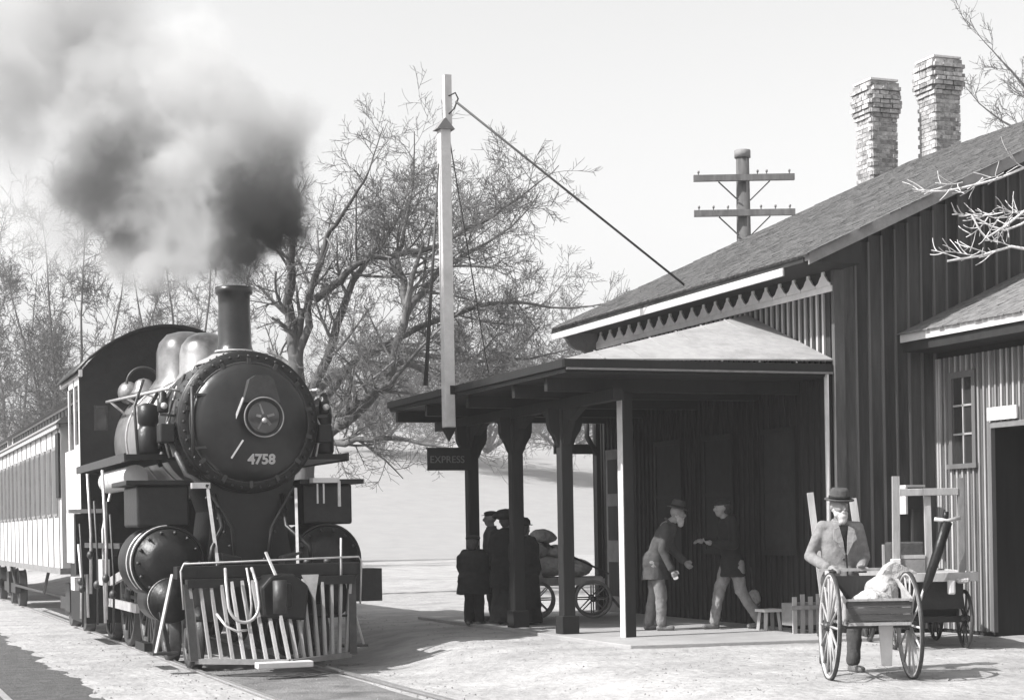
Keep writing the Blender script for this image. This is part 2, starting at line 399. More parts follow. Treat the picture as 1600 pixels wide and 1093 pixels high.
# scroll bracket under the far end of the eave, bracket and corner post under the canopy end
bp = [(0, 0), (.62, 0), (.62, -.06), (.55, -.10), (.50, -.20), (.40, -.27), (.28, -.28), (.20, -.34), (.10, -.46), (0, -.5)]
MB().prism([(WX - a, 26.02, 4.60 + b) for a, b in bp], (0, .09, 0)).build('bracket', M['trim'], st)
MB().box((WX - .09, 25.97, 0), (WX + .03, 26.12, 4.3)).build('corner_post', M['post'], st)
MB().tube([(WX - .07, 26.0, 2.62), (WX - .24, 26.0, 2.9), (WX - .24, 26.0, 3.2)], .045, 8).build('bracket', M['post'], st)
# door, window and grey panel on the shaded track side
dr = MB().box((WX - .06, 25.16, .05), (WX - .033, 25.68, 2.66)).build('door', M['trim'], st)
for z in (.3, 1.2, 1.95):
    MB().box((WX - .066, 25.24, z), (WX - .060, 25.60, z + .55)).build('door_panel', M['darkwood'], dr)
for yy in (19.7, 21.4, 23.0):
    wf = MB()
    wf.box((WX - .06, yy, 1.0), (WX - .033, yy + .07, 2.7)).box((WX - .06, yy + .83, 1.0), (WX - .033, yy + .9, 2.7)).box((WX - .06, yy + .07, 1.0), (WX - .033, yy + .83, 1.07)).box((WX - .06, yy + .07, 2.63), (WX - .033, yy + .83, 2.7)).box((WX - .055, yy + .07, 1.83), (WX - .036, yy + .83, 1.88))
    wo_ = wf.build('window', M['post'], st); MB().box((WX - .046, yy + .07, 1.07), (WX - .040, yy + .83, 2.63)).build('shaded_pane', M['shaded_pane'], wo_)  # window pane as a dark sheet, canopy shade put into its colour
MB().box((10.9, V1 + .05, 2.62), (WX - .09, V1 + .10, 2.78)).build('name_board', M['post'], st)
# small cabinet and notice frame on the gable
nf = MB().box((12.62, V0 - .16, 1.58), (12.86, V0 - .034, 1.86)).build('wall_cabinet', M['darkwood'], st)
MB().box((12.59, V0 - .18, 1.86), (12.88, V0 - .03, 1.89)).box((12.585, V0 - .18, 1.52), (12.615, V0 - .03, 1.859)).build('cabinet_trim', M['whitepaint'], nf)
MB().tube([(WX - .115, V0 + .03, .06), (WX - .115, V0 + .03, 3.42)], .030, 12).build('downpipe', M['whitepaint'], st)

# ------------------------------------------------------------------ platform canopy
CU, CV0, CV1 = 8.0, 18.77, 25.8
ZE, ZW = 3.42, 4.30
cn = thing('platform_canopy', 'wide hipped platform canopy with bright near slope and dark underside', 'canopy', (8.8, 20.7, .045))
ax0, ax1 = 20.95, 24.6
top = [(CU, CV0, ZE), (CU, CV1, ZE), (WX - .03, CV1, ZE + .06), (WX - .03, ax1, ZW), (WX - .03, ax0, ZW), (WX - .03, CV0, ZE + .06)]
rr = MB(); rr.add(top, [(0, 1, 3, 4)]); rr.build('roof_slope', M['tin'], cn)
rr = MB(); rr.add([top[0], top[4], top[5], (CU, CV0, ZE - .02), (WX - .03, CV0, ZE + .04)], [(0, 2, 1), (0, 3, 4, 2)]); rr.build('roof_slope', M['tin'], cn)
for k in range(1, 7):
    t_ = k / 7.0; xx = CU + (WX - .03 - CU) * t_; zt_ = ZE + (ZW - ZE) * t_; yt_ = CV0 + (ax0 - CV0) * t_
    MB().bar((xx, CV0 - .005, ZE + .008), (xx, yt_, zt_ + .008), .022, .012).build('seam', M['tin'], cn)
rr = MB(); rr.add([top[1], top[2], top[3]], [(0, 1, 2)]); rr.build('roof_slope', M['tin'], cn)
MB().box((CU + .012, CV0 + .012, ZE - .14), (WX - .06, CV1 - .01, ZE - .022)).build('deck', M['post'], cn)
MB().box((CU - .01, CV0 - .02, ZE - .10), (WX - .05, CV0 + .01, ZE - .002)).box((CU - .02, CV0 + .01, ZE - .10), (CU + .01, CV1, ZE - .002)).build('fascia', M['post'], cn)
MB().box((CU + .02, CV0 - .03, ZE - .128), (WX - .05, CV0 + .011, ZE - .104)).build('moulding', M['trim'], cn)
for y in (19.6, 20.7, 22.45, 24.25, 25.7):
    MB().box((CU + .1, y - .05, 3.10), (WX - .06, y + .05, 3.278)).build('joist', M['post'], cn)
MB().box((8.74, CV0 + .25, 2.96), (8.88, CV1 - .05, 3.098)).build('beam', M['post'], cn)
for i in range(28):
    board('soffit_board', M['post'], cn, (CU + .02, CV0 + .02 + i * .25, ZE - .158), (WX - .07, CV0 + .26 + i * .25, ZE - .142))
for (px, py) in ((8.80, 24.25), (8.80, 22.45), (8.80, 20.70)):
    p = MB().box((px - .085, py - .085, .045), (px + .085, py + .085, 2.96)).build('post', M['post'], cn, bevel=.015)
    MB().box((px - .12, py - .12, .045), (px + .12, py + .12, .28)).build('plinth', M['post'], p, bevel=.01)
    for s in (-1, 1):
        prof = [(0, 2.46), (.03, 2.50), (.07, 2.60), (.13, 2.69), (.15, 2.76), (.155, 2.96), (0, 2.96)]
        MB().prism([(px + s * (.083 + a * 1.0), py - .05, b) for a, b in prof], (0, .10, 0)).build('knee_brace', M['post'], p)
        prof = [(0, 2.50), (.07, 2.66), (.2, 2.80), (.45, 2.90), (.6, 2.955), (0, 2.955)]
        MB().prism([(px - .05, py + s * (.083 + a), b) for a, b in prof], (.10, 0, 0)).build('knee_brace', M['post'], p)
px, py = 9.16, 19.6
p = MB().box((px - .068, py - .075, .045), (px + .075, py + .075, 3.1)).build('post', M['post'], cn, bevel=.01)
p['label'] = 'near corner post with sunlit left face'
MB().box((px - .078, py - .072, .045), (px - .069, py + .072, 3.0)).build('sunlit_face', M['whitepaint'], p)  # thin pale sheet: sunlight on the left side put into colour
ha = MB().tube([(9.75, 24.6, 3.1), (9.75, 24.6, 2.93)], .012, 8); ha.sphere((9.75, 24.6, 2.93), (.10, .04, .035)).sphere((9.75, 24.6, 2.93), (.035, .035, .08)); ha.build('lamp_hook', M['post'], cn)

# ------------------------------------------------------------------ signal mast on the canopy edge
mx, my = 7.93, 22.75
ms = thing('signal_mast', 'tall white square mast with pointed foot fixed to the canopy edge', 'mast', (mx, my, 2.64))
MB().bar((mx, my, 2.84), (mx, my, 7.0), .155, .155, up=(0, 1, 0)).build('pole', M['paletrim'], ms, bevel=.012)
MB().add([(mx - .085, my - .085, 2.838), (mx + .085, my - .085, 2.838), (mx + .085, my + .085, 2.838), (mx - .085, my + .085, 2.838), (mx, my, 2.64)], [(0, 1, 4), (1, 2, 4), (2, 3, 4), (3, 0, 4), (0, 3, 2, 1)]).build('pointed_foot', M['post'], ms)
MB().prism([(mx - .13, my - .11, 6.98), (mx + .13, my - .11, 6.98), (mx, my - .11, 7.13), (mx - .02, my - .11, 7.13)], (0, .22, 0)).build('cap', M['trim'], ms)
MB().bar((mx + .06, my, 7.06), (mx + .06, my, 7.75), .10, .10, up=(0, 1, 0)).build('topmast', M['paletrim'], ms)
MB().tube([(mx + .06, my - .05, 7.45), (mx + .16, my - .06, 7.5), (mx + .2, my - .06, 7.42), (mx + .14, my - .05, 7.28), (mx + .06, my - .05, 7.2)], .012, 6).build('hook', M['cord'], ms)
MB().tube([(mx - .10, my - .05, 6.5), (mx - .30, my + .1, 3.43)], [.010, .032], 6).build('stay_rod', M['cord'], ms)
MB().tube([(mx + .16, my - .06, 7.38), (11.25, 22.0, 4.84)], .017, 6).build('stay_rod', M['cord'], ms)
MB().tube([(mx + .1, my + .1, 7.0), (9.6, 25.6, 3.9)], .010, 6).build('stay_rod', M['cord'], ms)
MB().box((mx + .0, my - .10, 3.30), (mx + .12, my + .10, 3.42)).build('strap', M['post'], ms)
# hanging board by the first post
sg = thing('platform_sign', 'dark rectangular board with faint lettering hung from the far canopy post', 'sign', (8.35, 24.0, 2.28))
MB().box((8.03, 24.0, 2.29), (8.70, 24.04, 2.60)).build('sign_board', M['post'], sg, bevel=.006)
MB().box((8.02, 23.99, 2.60), (8.70, 24.05, 2.625)).build('frame', M['post'], sg)
text_obj('EXPRESS', .145, mat('faded_lettering', .16, .8, .2), sg, (8.33, 23.994, 2.445), (math.pi / 2, 0, 0), .003)

# ------------------------------------------------------------------ annex at the right
AX = 13.2
an = thing('freight_annex', 'low annex with sunlit battened wall, shingled roof and dark doorway', 'building', (AX, 15.0, 0))
w = MB(); w.box((AX + .02, 17.66, -.05), (17.5, V0 - .04, 3.6)); w.box((AX + .02, 10.5, 2.55), (17.5, 17.66, 3.6)); w.box((AX + .02, 10.5, -.05), (17.5, 16.2, 2.55)); w.box((AX + 1.2, 16.2, -.05), (17.5, 17.66, 2.55))
w.build('wall', M['darkwood'], an)
yy = V0 - .10
while yy > 15.6:
    for (za, zb) in ([(.05, 3.5)] if yy > 18.45 else [(.05, 2.14), (3.30, 3.5)] if yy > 17.90 else [(.05, 3.5)] if yy > 17.66 else [(2.56, 3.5)]):
        board('board', M['annexboard'], an, (AX - .002, yy - .05, za), (AX + .019, yy + .05, zb))
        board('batten', M['annexbatten'], an, (AX - .030, yy - .017, za), (AX - .002, yy + .017, zb))
    yy -= .115
MB().box((AX - .035, V0 - .075, .05), (AX + .02, V0 - .035, 3.5)).build('corner_board', M['annexbatten'], an)
wf = MB()
wf.box((AX - .05, 17.90, 2.14), (AX + .0, 17.97, 3.30)).box((AX - .05, 18.38, 2.14), (AX, 18.45, 3.30)).box((AX - .05, 17.97, 3.22), (AX, 18.38, 3.30)).box((AX - .07, 17.87, 2.08), (AX, 18.48, 2.14))
wn_ = wf.build('window', M['gbatten'], an)
MB().box((AX - .012, 17.97, 2.14), (AX - .004, 18.38, 3.22)).build('pane', M['glass'], wn_)
for z in (2.50, 2.86): MB().box((AX - .03, 17.97, z), (AX - .0125, 18.38, z + .025)).build('glazing_bar', M['batten'], wn_)
MB().box((AX - .03, 18.165, 2.14), (AX - .0125, 18.185, 3.22)).build('glazing_bar', M['batten'], wn_)
MB().box((AX - .04, 17.60, .05), (AX + .02, 17.66, 2.62)).build('door_jamb', M['gbatten'], an)
MB().box((AX - .05, 16.2, 2.55), (AX - .033, 17.60, 2.62)).build('door_head', M['trim'], an)
MB().box((AX - .08, 17.05, 2.64), (AX - .05, 17.62, 2.80)).build('name_board', M['whitepaint'], an)
MB().box((AX + .5, 16.21, .0), (AX + 1.18, 17.65, .25)).build('counter', M['trim'], an)
def az(x): return 3.82 + (x - 12.65) * .44
r = MB(); slab_roof(r, 12.65, az(12.65), 17.6, az(17.6), 10.0, V0 - .045, .08); arf = r.build('roof', M['trim'], an)
shingles(12.62, 17.4, az, 14.0, V0 - .05, M['shingle2'], arf, seed=9)
MB().box((12.63, 10.0, 3.70), (12.65, V0 - .05, 3.80)).build('fascia', M['paletrim'], arf)
MB().prism([(12.67, 10.0, 3.58), (AX + .02, 10.0, 3.58), (AX + .02, 10.0, 3.90), (12.67, 10.0, 3.72)], (0, V0 - .05 - 10.0, 0)).build('soffit', M['darkwood'], arf)

# ------------------------------------------------------------------ chimneys, every brick a part
def chimney(name, label, cx, cy_, z0, z1, nbx=3, nby=3, base_z=None):
    bl, bh, bw = .163, .066, .09; Wd = nbx * (bl + .01) ; D = nby * (bl + .01)
    c = thing(name, label, 'chimney', (cx, cy_, z0), group='brick chimneys on the station')
    core = MB().box((cx - Wd / 2 + .012, cy_ - D / 2 + .012, base_z if base_z is not None else z0), (cx + Wd / 2 - .012, cy_ + D / 2 - .012, z1 - .02)); core.build('mortar_core', M['mortar'], c)
    proto = MB().box((-bl / 2, -bw / 2, 0), (bl / 2, bw / 2, bh)).build('brick', M['brick'], c, world=False); first = [True]
    rs = random.Random(int(cx * 10)); n = int((z1 - z0) / .08)
    for i in range(n):
        z = i * .08; e = 0
        if i >= n - 8: e = [.03, .06, .09, .09, .09, .06, .09, .04][i - (n - 8)]
        for side in range(4):
            ln = Wd if side % 2 == 0 else D; dp = (D if side % 2 == 0 else Wd) / 2 - bw / 2 + e
            nb = nbx if side % 2 == 0 else nby
            if side in (1, 2) and False: continue
            for k in range(nb):
                s = -ln / 2 + (k + .5) * ln / nb + (.024 if i % 2 else -.024) + rs.uniform(-.006, .006)
                s *= (1 + 1.6 * e)
                p = [(s, -dp), (dp, s), (s, dp), (-dp, s)][side]
                if side in (2,) and i < n - 8: continue
                if first[0]: b = proto; first[0] = False
                else: b = proto.copy(); COL.objects.link(b); b.parent = c
                b.location = (p[0], p[1], z + rs.uniform(-.003, .003)); b.rotation_euler = (0, 0, (0 if side % 2 == 0 else math.pi / 2) + rs.uniform(-.03, .03))
                b.scale = (1.02 + .8 * e, 1, 1)
    for (a0, b0, a1, b1) in ((-Wd / 2 - .03, -D / 2 - .03, Wd / 2 + .03, D / 2 + .03),):
        MB().box((cx + a0, cy_ + b0, z1 - .02), (cx + a1, cy_ + b1, z1 + .015)).build('cap', M['mortar'], c)
chimney('brick_chimney', 'shorter brick chimney with corbelled top, left of the two behind the roof', 17.62, 26.75, 7.0, 9.36, base_z=0)
chimney('brick_chimney', 'taller brick chimney with corbelled top, right of the two on the ridge', 18.62, 26.25, 7.45, 9.72)

# ------------------------------------------------------------------ telegraph pole
tp = thing('telegraph_pole', 'thick wooden telegraph pole with two crossarms rising behind the station roof', 'pole', (20.59, 37.06, 0))
TR = Matrix.Rotation(-TH, 3, 'Z')
def tl(x, y, z): q = TR @ Vector((x, y, z)); return (20.59 + q.x, 37.06 + q.y, z)
MB().tube([tl(0, 0, -.2), tl(0, 0, 10.35)], [.24, .16], 10).build('pole_shaft', M['polewood'], tp)
MB().tube([tl(0, 0, 10.3), tl(0, 0, 10.48)], .20, 10).build('pole_cap', M['trim'], tp)
for z in (9.78, 8.93):
    a = MB().bar(tl(-1.22, -.2, z), tl(1.22, -.2, z), .12, .15).build('crossarm', M['polewood'], tp)
    for xx in (-1.1, -.75, -.4, .4, .75, 1.1) if z < 9 else (.33, .55, -1.1, 1.1):
        MB().lathe(tl(xx, -.2, z + .075), (0, 0, 1), [(0, .012), (.05, .012), (.051, .028), (.09, .03), (.11, .02), (.12, .0)], 8).build('insulator', M['trim'], a)
    for s in (-1, 1):
        MB().bar(tl(s * .14, -.2, z - .55), tl(s * .62, -.2, z - .09), .03, .03).build('brace', M['iron2'], tp)

# ------------------------------------------------------------------ steam locomotive
LC, ZB, LF = 4.74, 2.80, 21.12              # centre line, boiler height, smokebox front
lo = thing('steam_locomotive', 'black steam locomotive number 4758 smoking beside the platform', 'locomotive', (LC, 24.0, -.196))
Y = (0, 1, 0)
MB().lathe((LC, 22.5, ZB), Y, [(0, .80), (4.05, .86)], 48).build('boiler', M['jacket'], lo)
sb = MB().lathe((LC, LF, ZB), Y, [(0, .80), (0, .875), (.03, .885), (1.36, .885), (1.38, .80)], 48); smb = sb.build('smokebox', M['smokebox'], lo)
for y in (22.5, 23.3, 24.3, 25.3): MB().torus((LC, y + .06, ZB), Y, .815 + .014 * (y - 22.5), .014, 48, 6).build('boiler_band', M['steel' if y > 22.6 else 'iron2'], lo)
fr = MB().lathe((LC, LF - .035, ZB), Y, [(0, .745), (0, .86), (.035, .868), (.04, .868)], 48)
ring = fr.build('smokebox_ring', M['iron'], lo)
rv = MB()
for k in range(44):
    a = 2 * math.pi * k / 44; rv.sphere((LC + .815 * math.cos(a), LF - .045, ZB + .815 * math.sin(a)), (.018, .02, .018), 8, 5)
for k in range(60):
    a = 2 * math.pi * k / 60; rv.sphere((LC + .888 * math.cos(a), LF + .12, ZB + .888 * math.sin(a)), .014, 6, 4)
tag(rv.build('rivet', M['iron2'], ring), kind='stuff')
dm = MB().lathe((LC, LF - .04, ZB - .01), (0, -1, 0), [(0, .735), (.03, .735), (.05, .72), (.09, .67), (.13, .59), (.165, .47), (.19, .33), (.20, .18), (.202, 0)], 48)
door = dm.build('smokebox_door', M['smokebox'], lo)
MB().torus((LC, LF - .06, ZB - .01), Y, .742, .012, 56, 6).build('door_rim', M['iron2'], door)
for s in (1.0,):
    for zz in (.33, -.33):
        MB().bar((LC - .70, LF - .10, ZB + zz), (LC + .05, LF - .20, ZB + zz * .8), .05, .03).build('hinge_strap', M['iron2'], door)
MB().tube([(LC - .72, LF - .12, ZB + .42), (LC - .72, LF - .12, ZB - .42)], .022, 8).build('hinge_pin', M['iron2'], door)
for k in range(14):
    a = 2 * math.pi * (k + .5) / 14; d_ = Vector((math.cos(a), 0, math.sin(a))); c = Vector((LC, LF - .07, ZB - .01))
    MB().bar(c + d_ * .70 , c + d_ * .80 , .045, .035, up=Y).build('door_dog', M['iron2'], door)
# headlight
hl = MB().lathe((4.83, LF - .19, ZB + .03), (0, -1, 0), [(0, .19), (.02, .20), (.20, .22), (.22, .245), (.26, .25), (.27, .235), (.262, .215), (.19, .12), (.17, .0)], 40).build('headlight', M['iron'], lo)
MB().torus((4.83, LF - .455, ZB + .03), Y, .24, .010, 40, 6).build('bezel', M['trim'], hl)
MB().lathe((4.83, LF - .435, ZB + .03), (0, -1, 0), [(0, .225), (.012, .18), (.02, .1), (.022, 0)], 32).build('lens', M['glass'], hl)
MB().lathe((4.83, LF - .445, ZB - .01), (0, -1, 0), [(0, .03), (.03, .035), (.05, .015), (.05, 0)], 12).build('burner', M['steel'], hl)
for a_, l_, w_ in ((.3, .13, .03), (1.9, .17, .022), (2.9, .10, .03), (4.2, .16, .02), (5.4, .12, .035)): MB().bar((4.83 + .04 * math.cos(a_), LF - .462, ZB + .03 + .04 * math.sin(a_)), (4.83 + l_ * math.cos(a_), LF - .452, ZB + .03 + l_ * math.sin(a_)), w_, .006, up=Y).build('lens_glint', M['trim'], hl)  # pale slivers laid on the lens as painted reflections
MB().prism([(4.60, LF - .36, ZB + .22), (5.06, LF - .36, ZB + .22), (4.98, LF - .36, ZB + .50), (4.92, LF - .36, ZB + .55), (4.76, LF - .36, ZB + .55), (4.68, LF - .36, ZB + .50)], (0, .22, 0)).build('headlight_bracket', M['iron2'], hl)
MB().bar((4.50, LF - .2, ZB - .05), (4.62, LF - .28, ZB + .28), .03, .03).build('bracket_arm', M['steel'], hl)
MB().bar((4.46, LF - .26, ZB - .46), (4.60, LF - .30, ZB - .24), .035, .02).build('bracket_arm', M['steel'], hl)
text_obj('4758', .17, M['paletrim'], door, (4.845, LF - .215, ZB - .475), (math.radians(90 + 12), 0, 0), .006, 'number', .006)
# stack
MB().lathe((LC, 21.85, ZB + .78), (0, 0, 1), [(0, .46), (.06, .40), (.11, .30), (.17, .235), (.24, .215), (.75, .20), (.88, .205), (.90, .235), (.98, .24), (.985, .20), (.90, .17)], 36).build('smokestack', M['smokebox'], lo)
MB().torus((LC, 21.85, ZB + .94), (0, 0, 1), .245, .014, 36, 6).build('stack_band', M['steel'], lo)
MB().lathe((LC, 21.85, ZB + .76), (0, 0, 1), [(0, .50), (.05, .47), (.10, .36), (.14, .30), (.14, .2)], 36).build('stack_saddle', M['jacket'], lo)
# domes, bell, turret
MB().lathe((LC, 23.7, ZB + .60), (0, 0, 1), [(0, .50), (.12, .44), (.22, .37), (.50, .36), (.62, .33), (.72, .25), (.78, .12), (.79, 0)], 36).build('sand_dome', M['dome'], lo)
MB().lathe((LC, 25.2, ZB + .66), (0, 0, 1), [(0, .56), (.12, .50), (.22, .43), (.60, .42), (.74, .38), (.86, .27), (.90, .12), (.905, 0)], 36).build('steam_dome', M['dome'], lo)
be = MB().lathe((4.25, 25.95, ZB + .95), (0, 0, -1), [(0, .0), (.02, .08), (.06, .13), (.18, .16), (.24, .21), (.25, .18)], 20).build('bell', M['dome'], lo)
MB().torus((4.25, 25.95, ZB + .86), Y, .25, .02, 20, 6, 0, math.pi).build('bell_yoke', M['iron2'], be)
MB().sphere((4.06, 26.2, ZB + .75), (.16, .2, .17)).build('turret', M['dome'], lo)
MB().sphere((5.25, 22.9, ZB + .78), (.10, .2, .10)).build('check_valve', M['iron2'], lo)
# hand rails and pipes along the boiler
for s in (-1, 1):
    MB().tube([(LC + s * .93, LF + .15, ZB + .42), (LC + s * .98, 26.35, ZB + .62)], .022, 8).build('boiler_handrail', M['steel'], lo)
    for y in (21.5, 23, 24.5, 26):
        MB().tube([(LC + s * .75, y, ZB + .40), (LC + s * (.93 + .01 * (y - 21)), y, ZB + .43 + .038 * (y - 21.5))], .018, 6).build('rail_stanchion', M['steel'], lo)
    MB().box((LC + s * .78, 21.7, 2.36), (LC + s * 1.42, 26.35, 2.43)).build('running_board', M['iron'], lo)
    MB().box((LC + s * 1.42, 21.7, 2.34), (LC + s * 1.445, 26.35, 2.445)).build('board_edge', M['iron2'], lo)
    # classification lamp
    lm = MB().lathe((LC + s * 1.02, LF + .2, ZB + .12), (0, 0, 1), [(0, .06), (.02, .07), (.16, .07), (.18, .045), (.24, .05), (.27, .02), (.27, 0)], 16).build('marker_lamp', M['iron'], lo)
    MB().bar((LC + s * .86, LF + .2, ZB + .08), (LC + s * 1.06, LF + .2, ZB + .10), .04, .03).build('lamp_bracket', M['iron2'], lm)
    MB().lathe((LC + s * 1.02, LF + .13, ZB + .20), (0, -1, 0), [(0, .04), (.03, .04), (.04, 0)], 12).build('lens', M['steel'], lm)
MB().box((3.70, 21.2, 2.60), (3.84, 21.24, 2.70)).build('class_flag_plate', M['whitepaint'], lo)
MB().tube([(3.5, 22.1, 2.16), (3.5, 24.4, 2.16)], .155, 20).build('air_reservoir', M['whitepaint'], lo)
MB().tube([(3.42, 21.4, 2.42), (3.40, 21.5, 3.0), (3.55, 21.7, 3.35)], .02, 6).build('side_pipe', M['iron2'], lo)
MB().tube([(4.05, 22.1, ZB + .52), (3.80, 22.2, ZB + .2), (3.72, 22.2, ZB - .2), (3.85, 22.3, ZB - .5)], .03, 8).build('side_pipe', M['iron'], lo)
MB().tube([(3.95, 23.0, ZB + .50), (3.73, 23.0, ZB + .1), (3.72, 23.0, ZB - .4)], .025, 8).build('side_pipe', M['iron'], lo)
MB().tube([(3.80, 21.25, 2.55), (3.95, 21.1, 2.15), (4.20, 21.0, 2.0)], .035, 8).build('side_pipe', M['iron2'], lo)
MB().box((4.0, 20.98, 1.98), (4.22, 21.1, 2.05)).build('pipe_clamp', M['steel'], lo)
# deck, saddle, steam chests and cylinders
MB().prism([(LC - .55, 21.2, 1.0), (LC + .55, 21.2, 1.0), (LC + .45, 21.2, 1.7), (LC + .62, 21.2, 2.2), (LC - .62, 21.2, 2.2), (LC - .45, 21.2, 1.7)], (0, 1.1, 0)).build('saddle', M['iron'], lo)
MB().box((LC - .95, 20.35, .98), (LC + .95, 21.6, 1.03)).build('front_deck', M['iron'], lo)
MB().box((LC - .45, 20.45, .35), (LC + .45, 28.4, .97)).build('frame', M['iron'], lo)
for s in (-1, 1):
    c1 = MB().lathe((LC + s * 1.0, 21.25, 1.08), Y, [(0, .38), (0, .42), (.03, .45), (1.05, .45), (1.07, .45), (1.07, .1)], 36).build('cylinder', M['iron'], lo)
    for yb_ in (21.3, 21.62): MB().torus((LC + s * 1.0, yb_, 1.08), Y, .442, .018, 40, 8, *((math.pi * .5, math.pi * 1.25) if s < 0 else (0, .6))).build('rim_catchlight', M['steel' if s < 0 else 'iron'], c1)  # left arcs in bright steel: sun catching the rim, put into colour
    bt_ = MB()
    for k in range(14): bt_.sphere((LC + s * 1.0 + .375 * math.cos(k * .4488), 21.22, 1.08 + .375 * math.sin(k * .4488)), (.022, .03, .022), 8, 5)
    tag(bt_.build('head_bolts', M['iron2'], c1), kind='stuff')
    MB().torus((LC + s * 1.0, 21.25, 1.08), Y, .435, .020, 40, 8).build('cylinder_rim', M['iron'], c1)
    MB().lathe((LC + s * 1.0, 21.25, 1.08), (0, -1, 0), [(0, .42), (.02, .41), (.025, .33), (.05, .34), (.07, .15), (.07, 0)], 28).build('cylinder_head', M['iron'], c1)
    c2 = MB().lathe((LC + s * 1.0, 21.1, .62), Y, [(0, .18), (0, .26), (.9, .27), (.9, .1)], 28).build('valve_chest', M['iron'], lo)
    MB().torus((LC + s * 1.0, 21.16, .62), Y, .262, .016, 32, 8, *((math.pi * .5, math.pi * 1.3) if s < 0 else (0, .6))).build('rim_catchlight', M['steel' if s < 0 else 'iron'], c2)  # painted catch-light again, bright on the left side only
    MB().torus((LC + s * 1.0, 21.12, .62), Y, .262, .018, 32, 8).build('cylinder_rim', M['iron'], c2)
    MB().lathe((LC + s * .98, 20.98, .62), Y, [(0, .0), (.0, .14), (.10, .18), (.118, .255)], 28).build('valve_cap', M['iron'], c2)
    sc_ = MB().box((LC + s * .72, 21.3, 1.52), (LC + s * 1.36, 22.35, 2.03)).build('steam_chest', M['iron'], lo, bevel=.03)
    MB().box((LC + s * .66, 21.22, 2.03), (LC + s * 1.50, 22.42, 2.09)).build('chest_cover', M['iron'], sc_, bevel=.01)
    MB().bar((LC + s * .55, 21.0, 1.97), (LC + s * (.55 if s < 0 else .42), 20.45, 1.03), .035, .035).build('stay_rod', M['steel'], lo)
    # rods and slide bars
    MB().bar((LC + s * 1.02, 22.3, 1.02), (LC + s * 1.02, 23.5, 1.02), .05, .06).build('piston_rod', M['steel'], lo)
    MB().bar((LC + s * 1.06, 23.3, 1.0), (LC + s * 1.06, 25.6, .75), .06, .12).build('main_rod', M['steel'], lo)
    MB().bar((LC + s * .98, 23.8, .42), (LC + s * .98, 27.4, .42), .05, .12).build('side_rod', M['steel'], lo)
    for (y, r_) in ((23.85, .72), (25.6, .72), (27.35, .72), (20.95, .36), (22.45, .36)):
        wh = MB().lathe((LC + s * .84, y, r_ - .196), (s, 0, 0), [(-.14, r_ - .10), (-.14, r_ + .025), (-.11, r_), (0, r_), (0, r_ - .07), (-.02, r_ - .09), (-.14, r_ - .10)], 36, caps=False).build('wheel', M['iron2'], lo)
        sp = MB(); n = 14 if r_ > .5 else 9
        for k in range(n):
            a = 2 * math.pi * k / n; sp.bar((LC + s * .80, y + .1 * math.cos(a), r_ - .196 + .1 * math.sin(a)), (LC + s * .80, y + (r_ - .08) * math.cos(a), r_ - .196 + (r_ - .08) * math.sin(a)), .05, .035, up=(1, 0, 0))
        sp.lathe((LC + s * .76, y, r_ - .196), (s, 0, 0), [(0, .14), (.1, .13), (.11, 0)], 16)
        sp.build('spokes', M['iron2'], wh)
    MB().box((LC + s * 1.2, 21.3 if s < 0 else 21.5, .52 if s > 0 else .0), (LC + s * (1.80 if s > 0 else 1.3), 22.0, .94 if s > 0 else .1)).build('step_box', M['iron'], lo)
    MB().bar((LC + s * 1.05, 20.7, .95), (LC + s * 1.28, 20.6, .02), .05, .02).build('step_hanger', M['steel'], lo)
    MB().bar((LC + s * 1.16, 20.9, .5), (LC + s * 1.10, 20.7, -.02), .05, .02).build('step_hanger', M['iron2'], lo)
    MB().box((LC + s * 1.02, 20.55, .0), (LC + s * 1.32, 20.8, .03)).build('step_tread', M['iron2'], lo)
    for y in (24.6, 26.4):
        MB().box((LC + s * .95, y, 1.3), (LC + s * 1.25, y + .5, 1.9)).build('air_tank_box', M['iron'], lo)
        MB().tube([(LC + s * 1.3, y, .2), (LC + s * 1.3, y + .1, 1.5), (LC + s * 1.1, y + .2, 2.35)], .022, 6).build('side_pipe', M['steel'], lo)
for k, (y, x, z0_, z1_) in enumerate(((23.0, 3.32, .1, 1.7), (23.5, 3.30, .3, 2.3), (24.2, 3.28, .2, 1.9), (25.0, 3.30, .6, 2.3), (25.7, 3.27, .1, 1.6), (26.1, 3.30, .2, 1.3))):
    MB().tube([(x, y, z0_), (x + .02, y + .03, (z0_ + z1_) / 2), (x - .02, y, z1_)], .016 + .006 * (k % 2), 6).build('side_pipe', M['steel' if k % 2 else 'iron2'], lo)
    MB().sphere((x, y, z0_ + .55), (.05, .06, .06), 10, 6).build('pipe_valve', M['iron2'], lo)
MB().box((3.34, 22.5, 1.25), (3.42, 25.9, 1.32)).build('link_bar', M['iron2'], lo)
MB().box((3.30, 23.8, .75), (3.40, 24.2, 1.1)).build('crosshead', M['steel'], lo)
for s in (-1, 1):
    for y in (24.75, 26.5): MB().prism([(LC + s * .86, y - .35, 1.25), (LC + s * .86, y + .35, 1.25), (LC + s * .86, y + .1, 1.1), (LC + s * .86, y - .1, 1.1)], (s * .08, 0, 0)).build('leaf_spring', M['iron2'], lo)
